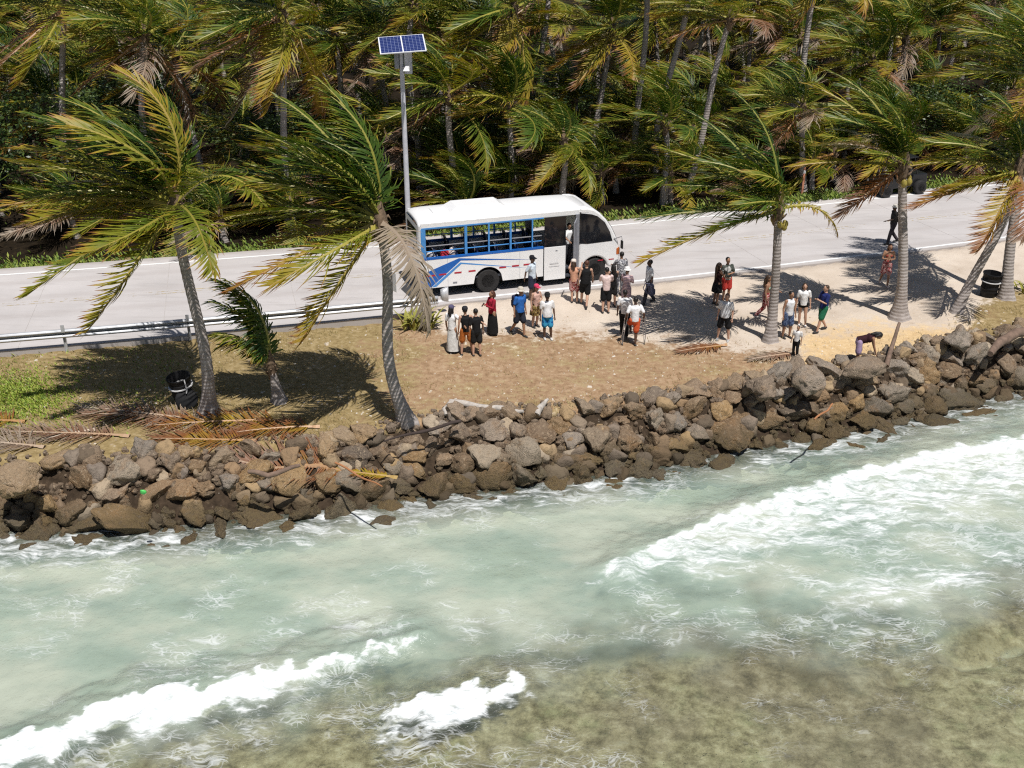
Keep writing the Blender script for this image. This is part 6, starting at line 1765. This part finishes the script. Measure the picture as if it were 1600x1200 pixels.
P['p'] = person(990, 540, 1.74, 185, 'man in white tee and orange shorts standing on crutches', 'dark', 'black', 0, (W_, 'tee'), ((0.62, 0.11, 0.04), 'shorts'), ('crutch', 'crutch'), 'one')
P['q'] = person(1013, 475, 1.72, -75, 'man in white tee carrying a grey backpack, apart from the queue', 'dark', 'black', 0, (W_, 'tee'), ((0.05, 0.05, 0.06), 'trousers'), ('down', 'down'), 'walk')
P['r'] = person(1118, 476, 1.64, 110, 'woman with long brown hair in a short black dress', 'mid', 'brown', .45, ((0.03, 0.012, 0.012), 'tank', 'dress'), (K_, 'skirt'), ('fwd', 'fwd'))
P['s'] = person(1134, 471, 1.74, 15, 'man in dark green printed tee and red shorts facing the long-haired woman', 'mid', 'black', 0, ((0.08, 0.09, 0.07), 'tee', 'shirt', TIE), ((0.48, 0.05, 0.04), 'shorts'), ('cross', 'down'))
P['t'] = person(1129, 532, 1.72, -20, 'man in white tee and black shorts in the palm shadow', 'light', 'red', 0, ((0.72, 0.74, 0.76), 'tee'), (K_, 'shorts'), ('down', 'down'), 'wide', belly=.02, shoes=(0.4, 0.4, 0.4))
P['u'] = person(1192, 498, 1.68, 70, 'woman in red beach trousers half hidden by the palm trunk', 'mid', 'brown', .25, ((0.35, 0.55, 0.42), 'bikini', 'bikini_top'), ((0.42, 0.05, 0.05), 'trousers', REDP), ('fwd', 'down'), 'walk', shoes=(0.6, 0.55, 0.5))
P['v'] = person(1227, 528, 1.74, 25, 'man in white vest and blue printed shorts right of the palm', 'mid', 'black', 0, ((0.72, 0.73, 0.75), 'tank'), ((0.03, 0.10, 0.22), 'shorts', NAVYP), ('down', 'down'), 'relax')
P['w'] = person(1252, 509, 1.62, -10, 'woman in white tee and tiny black shorts', 'light', 'brown', .22, (W_, 'tee'), (K_, 'brief'), ('down', 'down'), 'relax', shoes=(0.7, 0.68, 0.66))
P['x'] = person(1282, 518, 1.72, -70, 'young man in navy tee and green shorts looking at his phone', 'light', 'brown', 0, ((0.02, 0.03, 0.13), 'tee'), ((0.02, 0.13, 0.07), 'shorts'), ('phone', 'phone'), 'walk')
P['y'] = person(1241, 557, 1.12, -30, 'small child in white tee and black trousers', 'mid', 'black', 0, ((0.70, 0.68, 0.66), 'tee'), (K_, 'trousers'), ('down', 'down'), 'relax')
P['z'] = person(1338, 571, 1.62, 82, 'woman in lilac shorts bending over above the boulders', 'mid', 'black', .15, ((0.04, 0.015, 0.02), 'tank'), ((0.38, 0.28, 0.42), 'shorts'), ('hang', 'hang'), 'relax', bend=72)
P['A'] = person(1380, 446, 1.68, -5, 'woman in rust swimwear walking up to the thick palm', 'mid', 'red', .2, ((0.30, 0.07, 0.05), 'bikini', 'bikini_top'), ((0.25, 0.05, 0.04), 'shorts', REDP), ('cross', 'cross'), 'walk', shoes=(0.6, 0.5, 0.45))
P['B'] = person(1393, 381, 1.72, -85, 'person in dark clothes and light hat walking on the road', 'dark', 'black', 0, ((0.05, 0.045, 0.04), 'tee'), ((0.05, 0.04, 0.045), 'trousers', CAMO if False else None) if False else ((0.06, 0.05, 0.055), 'trousers'), ('fwd', 'back'), 'walk', hat=((0.66, 0.62, 0.55), 'bucket'))
q = bus_org + BU * (DX0 + 0.20) + BV * (-HALF + 0.35)
P['C'] = person(0, 0, 1.66, math.degrees(BYAW) + 10, 'person in white shirt standing in the open bus doorway', 'mid', 'black', 0, (W_, 'tee'), ((0.06, 0.06, 0.07), 'trousers'), ('down', 'fwd'), pos=(q.x, q.y, 0.70))
finish_people()

# ---- things carried or worn
def backpack(who, loc, sc, label, c, rot=(0, 0, 0)):
    e_, W, hands, s = P[who]
    w = W @ Vector(loc)
    b = empty('backpack', tuple(w), e_.rotation_euler.z); tag(b, label, 'backpack')
    m = cloth('pack_%.2f_%.2f_%.2f' % c, c)
    o = MB().box(-0.15 * sc, 0.15 * sc, -0.02, 0.16 * sc, -0.22 * sc, 0.24 * sc).build('main_bag', m, b, bevel=0.06 * sc); o.rotation_euler = rot
    MB().box(-0.11 * sc, 0.11 * sc, 0.155 * sc, 0.21 * sc, -0.18 * sc, 0.04 * sc).build('front_pocket', m, b, bevel=0.02)
    for sx in (-1, 1): MB().tube([(sx * 0.09 * sc, 0.0, 0.2 * sc), (sx * 0.11 * sc, -0.12 * sc, 0.23 * sc), (sx * 0.12 * sc, -0.20 * sc, 0.05 * sc), (sx * 0.11 * sc, -0.1 * sc, -0.12 * sc)], 0.018, 6).build('strap', m, b)
    MB().tube([(-0.04, 0.05, 0.24 * sc), (0, 0.05, 0.29 * sc), (0.04, 0.05, 0.24 * sc)], 0.012, 6).build('grab_loop', m, b)
backpack('e', (0, 0.15, 1.22), 1.0, 'navy backpack on the blue-shirt man', (0.025, 0.03, 0.07))
backpack('B', (0, 0.14, 1.18), 0.95, 'dark backpack on the person walking on the road', (0.03, 0.025, 0.025))
backpack('q', (0.27, -0.10, 0.66), 1.0, 'grey backpack hanging from the hand of the white-tee man', (0.14, 0.14, 0.20))
def phone(who, label):
    e_, W, hands, s = P[who]
    a = (hands[0][0] + hands[1][0]) / 2 + Vector((0, -0.08, 0.03))
    o = MB().box(-0.036, 0.036, -0.005, 0.005, -0.075, 0.075).build('phone', simple('phone_black', (0.02, 0.02, 0.022), 0.15), None, bevel=0.006)
    o.location = W @ a; o.rotation_euler = (math.radians(-40), 0, e_.rotation_euler.z); tag(o, label, 'phone')
phone('d', 'dark phone held by the woman in the red shawl'); phone('x', 'phone in the hands of the navy-tee young man')
for i, sx in enumerate((1, -1)):
    e_, W, hands, s = P['p']
    h_ = hands[i][0]; b = W @ Vector((h_.x + sx * 0.06, h_.y - 0.02, 0))
    c = empty('crutch', tuple(b), e_.rotation_euler.z); tag(c, 'metal crutch under the %s arm of the man in orange shorts' % ('left' if sx > 0 else 'right'), 'crutch')
    top_ = Vector((-sx * 0.13, 0.02, 1.30))
    for k in (-0.03, 0.03): MB().tube([(k * 0.3, 0, 0.02), (k, 0, 0.35), (top_.x + k * 1.6, 0.02, 1.28)], 0.013, 6).build('shaft', STEEL, c)
    MB().tube([(top_.x - 0.07, 0.02, 1.29), (top_.x + 0.07, 0.02, 1.29)], 0.028, 8).build('arm_pad', RUBBER, c)
    MB().tube([(-sx * 0.08 - 0.05, 0.01, 0.90), (-sx * 0.08 + 0.05, 0.01, 0.90)], 0.016, 6).build('hand_grip', RUBBER, c)
    MB().lathe([(0.024, -0.005), (0.022, 0.04)], 8).build('rubber_tip', RUBBER, c)
